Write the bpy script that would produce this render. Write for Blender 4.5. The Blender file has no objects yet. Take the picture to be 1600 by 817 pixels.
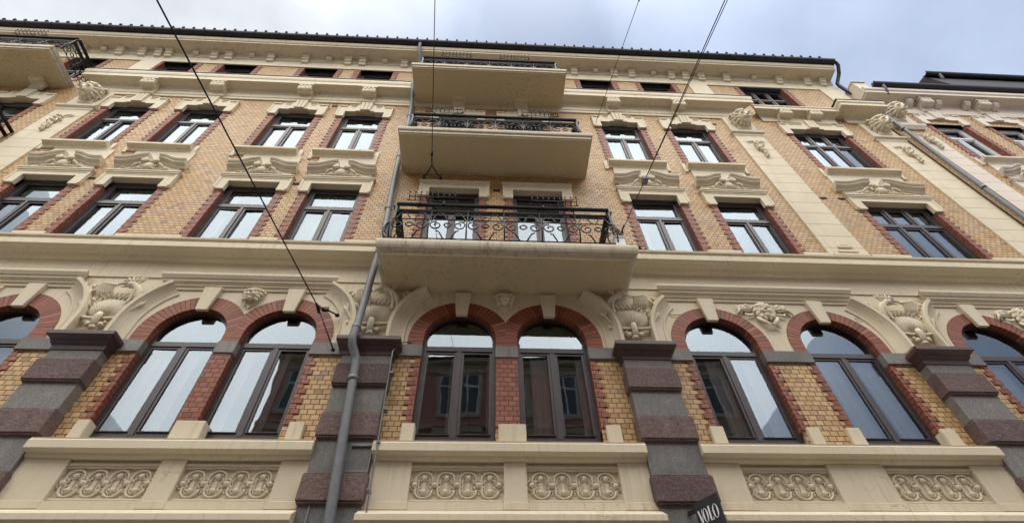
import bpy, bmesh, math, random
from mathutils import Vector, Matrix
random.seed(7)
sc = bpy.context.scene
col = sc.collection
PI = math.pi

# ------------------------------------------------------------------ materials
def newmat(name):
    m = bpy.data.materials.new(name); m.use_nodes = True
    nt = m.node_tree; nt.nodes.clear()
    out = nt.nodes.new('ShaderNodeOutputMaterial')
    return m, nt, out
def N(nt, typ, **kw):
    n = nt.nodes.new(typ)
    for k, v in kw.items():
        if hasattr(n, k) and k not in ('inputs',): setattr(n, k, v)
    return n
def L(nt, a, b): nt.links.new(a, b)
def ramp(nt, fac, stops):
    r = nt.nodes.new('ShaderNodeValToRGB'); el = r.color_ramp.elements
    while len(el) < len(stops): el.new(0.5)
    for e, (p, c) in zip(el, stops):
        e.position = p; e.color = (c[0], c[1], c[2], 1)
    L(nt, fac, r.inputs[0]); return r.outputs[0]
def noise(nt, vec, scale, detail=4, rough=.55):
    n = nt.nodes.new('ShaderNodeTexNoise'); n.inputs['Scale'].default_value = scale
    n.inputs['Detail'].default_value = detail; n.inputs['Roughness'].default_value = rough
    L(nt, vec, n.inputs['Vector']); return n.outputs['Fac']
def mixc(nt, fac, a, b, typ='MIX'):
    m = nt.nodes.new('ShaderNodeMix'); m.data_type = 'RGBA'; m.blend_type = typ
    if isinstance(fac, (int, float)): m.inputs[0].default_value = fac
    else: L(nt, fac, m.inputs[0])
    for i, c in ((6, a), (7, b)):
        if isinstance(c, tuple): m.inputs[i].default_value = (c[0], c[1], c[2], 1)
        else: L(nt, c, m.inputs[i])
    return m.outputs[2]
def mapped(nt, src, scale):
    mp = nt.nodes.new('ShaderNodeMapping'); mp.inputs['Scale'].default_value = scale
    L(nt, src, mp.inputs['Vector']); return mp.outputs[0]
def coords(nt):
    t = nt.nodes.new('ShaderNodeTexCoord'); return t.outputs['Object'], t.outputs['UV']
def bump(nt, h, strength, dist=.01):
    b = nt.nodes.new('ShaderNodeBump'); b.inputs['Strength'].default_value = strength
    b.inputs['Distance'].default_value = dist; L(nt, h, b.inputs['Height']); return b.outputs[0]
def principled(nt, out, colr, rough=.7, normal=None, metallic=0, spec=.4):
    p = nt.nodes.new('ShaderNodeBsdfPrincipled')
    if isinstance(colr, tuple): p.inputs['Base Color'].default_value = (*colr[:3], 1)
    else: L(nt, colr, p.inputs['Base Color'])
    if isinstance(rough, (int, float)): p.inputs['Roughness'].default_value = rough
    else: L(nt, rough, p.inputs['Roughness'])
    p.inputs['Metallic'].default_value = metallic
    p.inputs['Specular IOR Level'].default_value = spec
    if normal is not None: L(nt, normal, p.inputs['Normal'])
    L(nt, p.outputs[0], out.inputs[0]); return p

def mat_paint(name, base, dirt=(.25, .2, .13), damt=.35, streak=True, rough=.75, bstr=.25):
    m, nt, out = newmat(name); ob, uv = coords(nt)
    big = noise(nt, ob, 1.1, 5); fine = noise(nt, ob, 38, 4)
    c = mixc(nt, ramp(nt, big, [(.3, (0, 0, 0)), (.75, (1, 1, 1))]), tuple(x*.9 for x in base), tuple(min(1, x*1.05) for x in base))
    if streak:
        st = noise(nt, mapped(nt, ob, (9, 9, .55)), 1.6, 7, .68)
        patch = noise(nt, ob, .55, 3)
        f = ramp(nt, st, [(.50, (0, 0, 0)), (.78, (damt*1.6,)*3)])
        pf = ramp(nt, patch, [(.40, (.15, .15, .15)), (.62, (1, 1, 1))])
        c = mixc(nt, mixc(nt, 1.0, f, pf, 'MULTIPLY'), c, dirt)
        vo = nt.nodes.new('ShaderNodeTexVoronoi'); vo.feature = 'DISTANCE_TO_EDGE'; vo.inputs['Scale'].default_value = .9
        wv = nt.nodes.new('ShaderNodeTexNoise'); wv.inputs['Scale'].default_value = 2.2; wv.inputs['Detail'].default_value = 6; L(nt, ob, wv.inputs['Vector'])
        va = nt.nodes.new('ShaderNodeVectorMath'); va.operation = 'MULTIPLY_ADD'; L(nt, wv.outputs['Color'], va.inputs[0]); va.inputs[1].default_value = (.9, .9, .9); L(nt, ob, va.inputs[2]); L(nt, va.outputs[0], vo.inputs['Vector'])
        ck = ramp(nt, vo.outputs['Distance'], [(0, (.5, .5, .5)), (.006, (0, 0, 0))])
        c = mixc(nt, mixc(nt, 1.0, ck, ramp(nt, patch, [(.5, (0, 0, 0)), (.6, (1, 1, 1))]), 'MULTIPLY'), c, tuple(x*.5 for x in dirt))
    sp = noise(nt, ob, 9, 8, .75)
    c = mixc(nt, ramp(nt, sp, [(.62, (0, 0, 0)), (.8, (damt*.8,)*3)]), c, dirt)
    principled(nt, out, c, rough, bump(nt, fine, bstr, .006))
    return m

def mat_brick(name, c1, c2, mortar, bw=.109, rh=.0755, mw=.007, offset=.5, dark=.45, bstr=.8, rough=.55, joint_shade=0):
    m, nt, out = newmat(name); ob, uv = coords(nt)
    b = nt.nodes.new('ShaderNodeTexBrick')
    b.offset = offset; b.offset_frequency = 2; b.squash = 1
    b.inputs['Scale'].default_value = 1; b.inputs['Brick Width'].default_value = bw
    b.inputs['Row Height'].default_value = rh; b.inputs['Mortar Size'].default_value = mw
    b.inputs['Mortar Smooth'].default_value = .25; b.inputs['Bias'].default_value = -.1
    b.inputs['Color1'].default_value = (*c1, 1); b.inputs['Color2'].default_value = (*c2, 1)
    b.inputs['Mortar'].default_value = (*mortar, 1)
    wob = nt.nodes.new('ShaderNodeTexNoise'); wob.inputs['Scale'].default_value = 9; L(nt, ob, wob.inputs['Vector'])
    vadd = nt.nodes.new('ShaderNodeVectorMath'); vadd.operation = 'MULTIPLY_ADD'; L(nt, wob.outputs['Color'], vadd.inputs[0]); vadd.inputs[1].default_value = (.012, .010, 0); L(nt, uv, vadd.inputs[2]); L(nt, vadd.outputs[0], b.inputs['Vector'])
    vsep = nt.nodes.new('ShaderNodeSeparateXYZ'); L(nt, vadd.outputs[0], vsep.inputs[0])
    # every brick gets a tone of its own, a few are burnt or pale
    sx = nt.nodes.new('ShaderNodeSeparateXYZ'); L(nt, uv, sx.inputs[0])
    def mth(op, a, b=None):
        q = nt.nodes.new('ShaderNodeMath'); q.operation = op
        for i, v in enumerate((a, b)):
            if v is None: continue
            if isinstance(v, (int, float)): q.inputs[i].default_value = v
            else: L(nt, v, q.inputs[i])
        return q.outputs[0]
    rowi = mth('FLOOR', mth('DIVIDE', sx.outputs[1], rh))
    par = mth('SUBTRACT', 1, mth('FLOORED_MODULO', rowi, 2))
    coli = mth('FLOOR', mth('DIVIDE', mth('ADD', sx.outputs[0], mth('MULTIPLY', par, bw*offset)), bw))
    cx = nt.nodes.new('ShaderNodeCombineXYZ'); L(nt, coli, cx.inputs[0]); L(nt, rowi, cx.inputs[1])
    wn = nt.nodes.new('ShaderNodeTexWhiteNoise'); wn.noise_dimensions = '2D'; L(nt, cx.outputs[0], wn.inputs[0])
    tone = ramp(nt, wn.outputs[0], [(0, (.58, .55, .52)), (.06, (.78, .75, .72)), (.2, (.92, .90, .88)), (.7, (1, 1, 1)), (1, (1.0, 1.0, 1.0))])
    big = noise(nt, ob, .8, 4); mid = noise(nt, mapped(nt, ob, (1, 1, 2.2)), 6, 5, .7)
    bc = mixc(nt, 1.0, b.outputs['Color'], tone, 'MULTIPLY')
    if joint_shade:
        fr_ = mth('FRACT', mth('DIVIDE', vsep.outputs[1], rh))  # bed joint widened with mortar colour, painting in the shade under brick edges
        bc = mixc(nt, ramp(nt, fr_, [(0, (1, 1, 1)), (.12, (joint_shade,)*3), (.22, (0, 0, 0)), (.9, (0, 0, 0)), (1, (1, 1, 1))]), bc, mortar)
    c = mixc(nt, ramp(nt, big, [(.35, (0, 0, 0)), (.7, (.45,)*3)]), bc, tuple(x*.7 for x in c1))
    c = mixc(nt, ramp(nt, mid, [(.5, (0, 0, 0)), (.75, (dark,)*3)]), c, tuple(x*.55 for x in c1))
    fine = noise(nt, ob, 60, 3)
    inv = nt.nodes.new('ShaderNodeMath'); inv.operation = 'MULTIPLY_ADD'
    L(nt, b.outputs['Fac'], inv.inputs[0]); inv.inputs[1].default_value = -1
    L(nt, fine, inv.inputs[2])
    principled(nt, out, c, rough, bump(nt, inv.outputs[0], bstr, .006))
    return m

def mat_granite(name, base, spk, scale=90, bs=.15, bscale=40, rough=.6):
    m, nt, out = newmat(name); ob, uv = coords(nt)
    n1 = noise(nt, ob, scale, 3, .7); n2 = noise(nt, ob, 3, 4); n3 = noise(nt, ob, bscale, 5, .65)
    c = mixc(nt, ramp(nt, n1, [(.38, (0, 0, 0)), (.62, (1, 1, 1))]), base, spk)
    c = mixc(nt, ramp(nt, n2, [(.35, (0, 0, 0)), (.7, (.5,)*3)]), c, tuple(x*.7 for x in base))
    oi = nt.nodes.new('ShaderNodeObjectInfo')
    c = mixc(nt, 1.0, c, ramp(nt, oi.outputs['Random'], [(0, (.72, .72, .74)), (1, (1.18, 1.14, 1.10))]), 'MULTIPLY')
    n4 = noise(nt, mapped(nt, ob, (5, 5, .8)), 1.5, 6, .7)
    c = mixc(nt, ramp(nt, n4, [(.52, (0, 0, 0)), (.75, (.55,)*3)]), c, tuple(x*.45 for x in base))
    principled(nt, out, c, rough, bump(nt, n3, bs, .02))
    return m

def mat_simple(name, base, rough=.5, metallic=0, var=.25, bs=.1, nscale=14, spec=.4):
    m, nt, out = newmat(name); ob, uv = coords(nt)
    n = noise(nt, ob, nscale, 5, .6)
    c = mixc(nt, ramp(nt, n, [(.3, (0, 0, 0)), (.7, (1, 1, 1))]), tuple(x*(1-var) for x in base), tuple(min(1, x*(1+var)) for x in base))
    principled(nt, out, c, rough, bump(nt, noise(nt, ob, 50, 3), bs, .004), metallic, spec)
    return m

def mat_glass(name, amount=.105, tint=(.78, .90, 1)):
    m, nt, out = newmat(name); ob, uv = coords(nt)
    tr = nt.nodes.new('ShaderNodeBsdfTransparent'); tr.inputs[0].default_value = (.82, .88, .88, 1)
    gl = nt.nodes.new('ShaderNodeBsdfGlossy'); gl.inputs['Roughness'].default_value = .012
    gl.inputs[0].default_value = (*tint, 1)
    wob = noise(nt, ob, 1.7, 1.5, .4)
    L(nt, bump(nt, wob, .07, .03), gl.inputs['Normal'])
    fr = nt.nodes.new('ShaderNodeFresnel'); fr.inputs[0].default_value = 1.5
    ad = nt.nodes.new('ShaderNodeMath'); ad.operation = 'ADD'; ad.use_clamp = True
    L(nt, fr.outputs[0], ad.inputs[0]); ad.inputs[1].default_value = amount
    mx = nt.nodes.new('ShaderNodeMixShader'); L(nt, ad.outputs[0], mx.inputs[0])
    L(nt, tr.outputs[0], mx.inputs[1]); L(nt, gl.outputs[0], mx.inputs[2]); L(nt, mx.outputs[0], out.inputs[0])
    return m

CREAM = (.69, .605, .44)
M = dict(
 cream=mat_paint('cream_paint', CREAM),
 relief=mat_paint('cream_relief_paint', (.69, .61, .455), damt=.45, streak=False, bstr=.5),
 soffit=mat_paint('cream_balcony_paint', (.60, .50, .315), dirt=(.22, .17, .10), damt=.42),
 edge=mat_paint('weathered_balcony_edge', (.58, .51, .38), dirt=(.10, .085, .06), damt=.62),
 yellow=mat_brick('yellow_brick', (.57, .355, .155), (.71, .48, .24), (.105, .06, .033), mw=.0068),
 peach=mat_brick('peach_brick', (.55, .345, .15), (.70, .475, .235), (.12, .065, .034), mw=.0075, joint_shade=.55),
 red=mat_brick('red_brick', (.27, .076, .040), (.40, .14, .075), (.06, .02, .013), bw=.109, dark=.5),
 ring=mat_brick('red_arch_brick', (.27, .075, .037), (.40, .135, .07), (.05, .018, .011), bw=3.0, rh=.071, mw=.0075, dark=.4),
 grey=mat_granite('grey_granite', (.13, .125, .115), (.30, .285, .265)),
 purple=mat_granite('purple_rough_granite', (.125, .080, .074), (.23, .165, .15), scale=48, bs=1.0, bscale=20, rough=.8),
 cap=mat_granite('purple_smooth_granite', (.075, .045, .045), (.12, .075, .072), scale=110, bs=.1, rough=.42),
 frame=mat_simple('brown_window_paint', (.052, .041, .043), .38, 0, .2, .05),
 dark=mat_simple('dark_hole', (.012, .010, .009), .9),
 iron=mat_simple('black_iron', (.014, .014, .017), .45, .3, .3, .2, 30),
 gutter=mat_simple('dark_gutter_metal', (.025, .024, .032), .5, .2),
 zinc=mat_simple('grey_painted_pipe', (.17, .175, .18), .5, .1, .12),
 steel=mat_simple('galvanised_steel', (.42, .42, .41), .4, .6, .2),
 tile=mat_simple('dark_roof_tile', (.03, .027, .03), .7),
 curtain=mat_simple('white_curtain', (.52, .54, .54), .9, 0, .05),
 netcurtain=mat_simple('white_net_curtain', (.85, .87, .88), .9, 0, .05),
 room=mat_simple('room_plaster', (.50, .49, .46), .9, 0, .1),
 glass=mat_glass('window_glass'),
 white=mat_simple('white_plastic', (.75, .76, .78), .5, 0, .04),
 wire=mat_simple('black_cable', (.012, .011, .012), .6),
 ins=mat_simple('grey_insulator', (.16, .17, .19), .5),
 sign=mat_simple('black_sign_face', (.018, .018, .019), .45),
 letter=mat_simple('white_lettering', (.85, .85, .84), .6, 0, .02),
 bounce_setts=mat_brick('pale_bounce_setts', (.20, .195, .19), (.30, .29, .28), (.09, .085, .08), bw=.22, rh=.13, mw=.012, dark=.2, bstr=.6),  # unseen street surface, made pale to bounce light onto the undersides
 paving=mat_brick('granite_paving', (.26, .25, .24), (.34, .33, .31), (.12, .115, .11), bw=.6, rh=.4, mw=.008, dark=.2, bstr=.4),
 kerb=mat_granite('granite_kerb', (.26, .25, .24), (.4, .39, .37)),
 npink=mat_paint('pale_pink_cream_paint', (.68, .60, .50), damt=.3),
 nframe=mat_simple('pale_grey_window_paint', (.62, .63, .64), .4, 0, .1),
 opink=mat_paint('pink_stucco', (.55, .26, .22), damt=.3),
 ocream=mat_paint('cream_stucco', (.55, .47, .35), damt=.3),
 ogrey=mat_paint('pale_grey_stucco', (.42, .42, .41), damt=.3),
 opane=mat_simple('grey_green_far_pane', (.09, .115, .115), .25, 0, .3),
 brown=mat_simple('brown_pipe_paint', (.13, .06, .055), .5),
)

# ------------------------------------------------------------------ mesh builder
class MB:
    def __init__(s): s.v = []; s.f = []; s.uv = []; s.mi = []; s.sm = []
    def vert(s, p): s.v.append(tuple(p)); return len(s.v)-1
    def face(s, idx, mi=0, sm=False, uv=None):
        s.f.append(list(idx)); s.mi.append(mi); s.sm.append(sm); s.uv.append(uv)
    def poly(s, pts, mi=0, sm=False, uv=None): s.face([s.vert(p) for p in pts], mi, sm, uv)
    def box(s, x0, x1, y0, y1, z0, z1, mi=0):
        a = [s.vert((x, y, z)) for x in (x0, x1) for y in (y0, y1) for z in (z0, z1)]
        for q in ((0, 1, 3, 2), (4, 6, 7, 5), (0, 4, 5, 1), (2, 3, 7, 6), (0, 2, 6, 4), (1, 5, 7, 3)): s.face([a[i] for i in q], mi)
    def hexa(s, p8, mi=0):   # bottom 4, top 4 (ccw)
        a = [s.vert(p) for p in p8]
        for q in ((0, 3, 2, 1), (4, 5, 6, 7), (0, 1, 5, 4), (1, 2, 6, 5), (2, 3, 7, 6), (3, 0, 4, 7)): s.face([a[i] for i in q], mi)
    def extrude_x(s, prof, x0, x1, mi=0, cap=True, n=1):
        rows = []
        for k in range(n+1):
            x = x0+(x1-x0)*k/n; rows.append([s.vert((x, y, z)) for (y, z) in prof])
        m = len(prof)
        for k in range(n):
            for i in range(m):
                j = (i+1) % m; s.face((rows[k][i], rows[k][j], rows[k+1][j], rows[k+1][i]), mi)
        if cap: s.face(rows[0], mi); s.face(rows[-1][::-1], mi)
    def loft(s, rows, mi=0, closed=True, caps=True, sm=False):
        R = [[s.vert(p) for p in r] for r in rows]; m = len(R[0])
        for k in range(len(R)-1):
            for i in range(m if closed else m-1):
                j = (i+1) % m; s.face((R[k][i], R[k][j], R[k+1][j], R[k+1][i]), mi, sm)
        if caps and closed: s.face(R[0][::-1], mi); s.face(R[-1], mi)
    def tube(s, pts, r, n=6, mi=0, flat=1.0):
        pts = [Vector(p) for p in pts]; rs = r if isinstance(r, (list, tuple)) else [r]*len(pts)
        rows = []; prev = None
        for i, p in enumerate(pts):
            t = (pts[min(i+1, len(pts)-1)]-pts[max(i-1, 0)])
            if t.length < 1e-9: t = Vector((1, 0, 0))
            t.normalize()
            if prev is None:
                up = Vector((0, 1, 0)) if abs(t.y) < .9 else Vector((0, 0, 1))
                a = t.cross(up).normalized()
            else:
                a = (prev - t*prev.dot(t))
                a = a.normalized() if a.length > 1e-6 else t.orthogonal().normalized()
            prev = a; b = t.cross(a)
            rows.append([p + (a*math.cos(2*PI*k/n) + b*math.sin(2*PI*k/n)*flat)*rs[i] for k in range(n)])
        s.loft(rows, mi, True, True, True)
    def blob(s, c, r, rot=0, mi=0, nu=10, nv=7, tilt=0):
        c = Vector(c); Rm = Matrix.Rotation(rot, 3, 'Y') @ Matrix.Rotation(tilt, 3, 'X'); rows = []
        for j in range(1, nv):
            th = PI*j/nv
            rows.append([c + Rm @ Vector((r[0]*math.sin(th)*math.cos(2*PI*i/nu), r[1]*math.sin(th)*math.sin(2*PI*i/nu), r[2]*math.cos(th))) for i in range(nu)])
        R = [[s.vert(p) for p in q] for q in rows]
        t = s.vert(c + Rm @ Vector((0, 0, r[2]))); b = s.vert(c - Rm @ Vector((0, 0, r[2])))
        for k in range(len(R)-1):
            for i in range(nu): s.face((R[k][i], R[k][(i+1) % nu], R[k+1][(i+1) % nu], R[k+1][i]), mi, True)
        for i in range(nu):
            s.face((t, R[0][(i+1) % nu], R[0][i]), mi, True); s.face((b, R[-1][i], R[-1][(i+1) % nu]), mi, True)
    def grid_holes(s, x0, x1, z0, z1, holes, y=0.0, mi=0):
        xs = sorted({x0, x1, *[h[0] for h in holes], *[h[1] for h in holes]}); xs = [x for x in xs if x0-1e-6 <= x <= x1+1e-6]
        zs = sorted({z0, z1, *[h[2] for h in holes], *[h[3] for h in holes]}); zs = [z for z in zs if z0-1e-6 <= z <= z1+1e-6]
        for a, b in zip(xs, xs[1:]):
            for c, d in zip(zs, zs[1:]):
                mx, mz = (a+b)/2, (c+d)/2
                if any(h[0] < mx < h[1] and h[2] < mz < h[3] for h in holes): continue
                s.poly([(a, y, c), (b, y, c), (b, y, d), (a, y, d)], mi)
    def mesh(s, name, mats, recalc=True):
        me = bpy.data.meshes.new(name)
        me.from_pydata(s.v, [], s.f)
        for m in (mats if isinstance(mats, (list, tuple)) else [mats]): me.materials.append(m)
        uvl = me.uv_layers.new(name='UVMap')
        for pi, p in enumerate(me.polygons):
            p.material_index = s.mi[pi]; p.use_smooth = s.sm[pi]
            cu = s.uv[pi]; n = p.normal
            for k, li in enumerate(p.loop_indices):
                if cu: uvl.data[li].uv = cu[k]
                else:
                    v = me.vertices[me.loops[li].vertex_index].co
                    if abs(n.z) > .75: uvl.data[li].uv = (v.x, v.y)
                    elif abs(n.x) > .75: uvl.data[li].uv = (v.y, v.z)
                    else: uvl.data[li].uv = (v.x, v.z)
        if recalc:
            bm = bmesh.new(); bm.from_mesh(me); bmesh.ops.recalc_face_normals(bm, faces=bm.faces); bm.to_mesh(me); bm.free()
        return me
    def build(s, name, mats, parent=None, loc=(0, 0, 0), recalc=True):
        o = bpy.data.objects.new(name, s.mesh(name, mats, recalc)); col.objects.link(o)
        o.location = loc
        if parent: o.parent = parent
        return o

def inst(name, me, parent, loc=(0, 0, 0), scale=(1, 1, 1)):
    o = bpy.data.objects.new(name, me); col.objects.link(o); o.location = loc; o.scale = scale
    if parent: o.parent = parent
    return o
def empty(name, loc=(0, 0, 0), label=None, cat=None, group=None):
    o = bpy.data.objects.new(name, None); col.objects.link(o); o.location = loc; o.empty_display_size = .3
    return tag(o, label, cat, group)
def tag(o, label=None, cat=None, group=None, kind=None):
    if label: o['label'] = label
    if cat: o['category'] = cat
    if group: o['group'] = group
    if kind: o['kind'] = kind
    return o
def bevel(o, w=.01, seg=2):
    m = o.modifiers.new('bevel', 'BEVEL'); m.width = w; m.segments = seg; m.limit_method = 'ANGLE'; m.angle_limit = math.radians(40)
    return o
def arc(cx, cz, r, a0, a1, n, y=0):
    return [(cx+r*math.cos(a0+(a1-a0)*i/n), y, cz+r*math.sin(a0+(a1-a0)*i/n)) for i in range(n+1)]
def spiral(cx, cz, r0, r1, a0, turns, n=16, y=0):
    return [(cx+(r0+(r1-r0)*i/n)*math.cos(a0+turns*2*PI*i/n), y, cz+(r0+(r1-r0)*i/n)*math.sin(a0+turns*2*PI*i/n)) for i in range(n+1)]
def neg(prof): return [(-p, z) for (p, z) in prof]     # (projection, z) -> (y, z)

# ------------------------------------------------------------------ part makers
CRS = .0755
def quoin_mesh(hw, z0, z1, depth=.30, wide=.125, narrow=.065, proud=.014):
    return tuple(quoin_side(s, hw, z0, z1, depth, wide, narrow, proud) for s in (-1, 1))
def put_quoins(pair, parent, c, fix=None):
    for me in pair:
        o = inst('brick_quoin', me, parent, (c, 0, 0))
        if fix: fix(o)
def quoin_side(s, hw, z0, z1, depth, wide, narrow, proud):
    """one toothed red brick edge of an opening, with its jamb"""
    m = MB(); k0 = math.floor(z0/CRS); k1 = math.ceil(z1/CRS)
    if True:
        for k in range(k0, k1):
            a, b = max(z0, k*CRS), min(z1, (k+1)*CRS)
            if b-a < .004: continue
            w = wide if k % 2 else narrow
            x0, x1 = s*hw, s*(hw+w)
            pr = proud if k % 2 else proud-.003
            lo, hi = min(x0, x1), max(x0, x1)
            m.box(lo, hi, -pr, .06, a+.002, b-.002)
        xa, xb = sorted((s*hw, s*(hw+.03)))
        m.box(xa+(.002 if s > 0 else 0), xb-(0 if s > 0 else .002), .05, depth, z0, z1)
    return m.mesh('brick_quoin', M['red'])

def window_objs(parent, cx, z0, w, h, ht, y=.08, fm=None, lights=2, curtain=1, name='window', seed=0):
    """frame with a row of top lights above the transom and casements below; returns the frame"""
    fm = fm or M['frame']; rnd = random.Random(seed)
    m = MB(); hw = w/2; b = .062; d = .09
    m.box(-hw, -hw+b, 0, d, 0, h); m.box(hw-b, hw, 0, d, 0, h)
    m.box(-hw+b, hw-b, 0, d, 0, .07); m.box(-hw+b, hw-b, 0, d, h-b-.05, h)
    m.box(-hw+b, hw-b, -.006, d, ht, ht+.08)
    n = lights; inner = w-2*b; cell = inner/n; mu = .05
    for i in range(1, n):
        x = -hw+b+cell*i
        m.box(x-mu/2, x+mu/2, -.004, d, .07, ht)
        if n > 2: m.box(x-mu/2, x+mu/2, -.002, d, ht+.08, h-b-.05)
    panes = []
    def sash(xa, xb, za, zb):
        s = .045
        m.box(xa, xa+s, .014, .07, za, zb); m.box(xb-s, xb, .014, .07, za, zb)
        m.box(xa+s, xb-s, .016, .068, za, za+s+.01); m.box(xa+s, xb-s, .016, .068, zb-s, zb)
        panes.append((xa+s, xb-s, za+s+.01, zb-s))
    for i in range(n):
        xa = -hw+b+cell*i + (mu/2 if i else 0); xb = -hw+b+cell*(i+1) - (mu/2 if i < n-1 else 0)
        sash(xa+.001, xb-.001, .071, ht-.001)
    if n > 2:
        for i in range(n):
            xa = -hw+b+cell*i + (mu/2 if i else 0); xb = -hw+b+cell*(i+1) - (mu/2 if i < n-1 else 0)
            sash(xa+.001, xb-.001, ht+.081, h-b-.051)
    else: sash(-hw+b+.001, hw-b-.001, ht+.081, h-b-.051)
    f = m.build(name, fm, parent, (cx, y, z0))
    for (xa, xb, za, zb) in panes:
        g = MB(); a = rnd.uniform(-.005, .005); c = rnd.uniform(-.006, .006)
        g.poly([(xa-.01, .045-a, za-.01), (xb+.01, .045+a, za-.01), (xb+.01, .045+a+c, zb+.01), (xa-.01, .045-a+c, zb+.01)])
        g.build('window_pane', M['glass'], f, recalc=False)
    if curtain:
        ph = rnd.random()*6
        def drape(xa, xb, za, zb, yy):
            c = MB(); k = max(6, int((xb-xa)/.02)); top = []; bot = []
            for i in range(k+1):
                x = xa+(xb-xa)*i/k; o = .022*math.sin(x*58+ph)+.012*math.sin(x*23+ph*2)
                top.append((x, yy+o, zb)); bot.append((x, yy+o*1.3, za))
            c.loft([bot, top], 0, False, False, True); c.build('curtain', M['curtain'], f, recalc=False)
        e = rnd.uniform(.16, .34)*w
        if curtain == 1: drape(-hw+.02, -hw+e, -.02, h, .17); drape(hw-e*rnd.uniform(.6, 1.1), hw-.02, -.02, h, .17)
        elif curtain == 2: drape(-hw+.02, hw-.02, -.02, h, .17)
        elif curtain == 3: drape(-hw+.02, -hw+e*1.6, -.02, h, .17)
    return f

def arched_window(parent, cx, z0, hw, zt, zc, y=.10, curtain=1, seed=0):
    """casements below a transom (zt) and a half-round top light above; zc = height of the arch centre"""
    rnd = random.Random(seed); m = MB(); d = .09; st = .048; h = zt-z0; cz = zc-z0
    m.box(-hw, -hw+st, 0, d, 0, cz); m.box(hw-st, hw, 0, d, 0, cz)
    m.box(-hw+st, hw-st, 0, d, 0, .10)
    m.box(-hw+st, hw-st, -.008, d, h-.035, h+.045)
    m.box(-.034, .034, -.004, d, .10, h-.035)
    n = 28
    for i in range(n):
        a, b = PI*i/n, PI*(i+1)/n; P = []
        for yy in (0, d):
            for (t, r) in ((a, hw-st+.01), (a, hw), (b, hw), (b, hw-st+.01)): P.append((r*math.cos(t), yy, cz+r*math.sin(t)))
        q = [m.vert(p) for p in P]
        m.face((q[0], q[1], q[2], q[3])); m.face((q[0], q[3], q[7], q[4])); m.face((q[1], q[5], q[6], q[2]))
    panes = []
    for s in (-1, 1):
        xa, xb = (-hw+st+.001, -.035) if s < 0 else (.035, hw-st-.001); k = .036
        m.box(xa, xa+k, .008, .07, .101, h-.036); m.box(xb-k, xb, .008, .07, .101, h-.036)
        m.box(xa+k, xb-k, .010, .068, .101, .101+k+.012); m.box(xa+k, xb-k, .010, .068, h-.036-k, h-.036)
        panes.append((xa+k, xb-k, .1+k+.012, h-.036-k))
        m.box(xa+k*.4, xb-k*.4, -.012, .02, .148, .156)
    f = m.build('arched_window', M['frame'], parent, (cx, y, z0))
    for (xa, xb, za, zb) in panes:
        g = MB(); a = rnd.uniform(-.0025, .0025); c = rnd.uniform(-.002, .002)
        g.poly([(xa-.01, .026-a, za-.01), (xb+.01, .026+a, za-.01), (xb+.01, .026+a+c, zb+.01), (xa-.01, .026-a+c, zb+.01)])
        g.build('window_pane', M['glass'], f, recalc=False)
    g = MB(); r = hw-st+.02; pts = [(r, .026, h+.03)]+[(r*math.cos(PI*i/24), .026, cz+r*math.sin(PI*i/24)) for i in range(25)]+[(-r, .026, h+.03)]
    g.poly(pts); g.build('fanlight_pane', M['glass'], f, recalc=False)
    ph = rnd.random()*6
    def drape(xa, xb):
        c = MB(); k = max(6, int((xb-xa)/.015)); top = []; bot = []
        for i in range(k+1):
            x = xa+(xb-xa)*i/k; o = .016*math.sin(x*62+ph)+.01*math.sin(x*29+ph*2)
            zt_ = cz+math.sqrt(max(0, (hw-.01)**2-x*x)) if False else h-.02
            top.append((x, .12+o, zt_)); bot.append((x, .12+o*1.3, 0))
        c.loft([bot, top], 0, False, False, True); c.build('curtain', M['netcurtain'], f, recalc=False)
    for (xa, xb) in curtain: drape(xa*hw, xb*hw)
    return f

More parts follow.
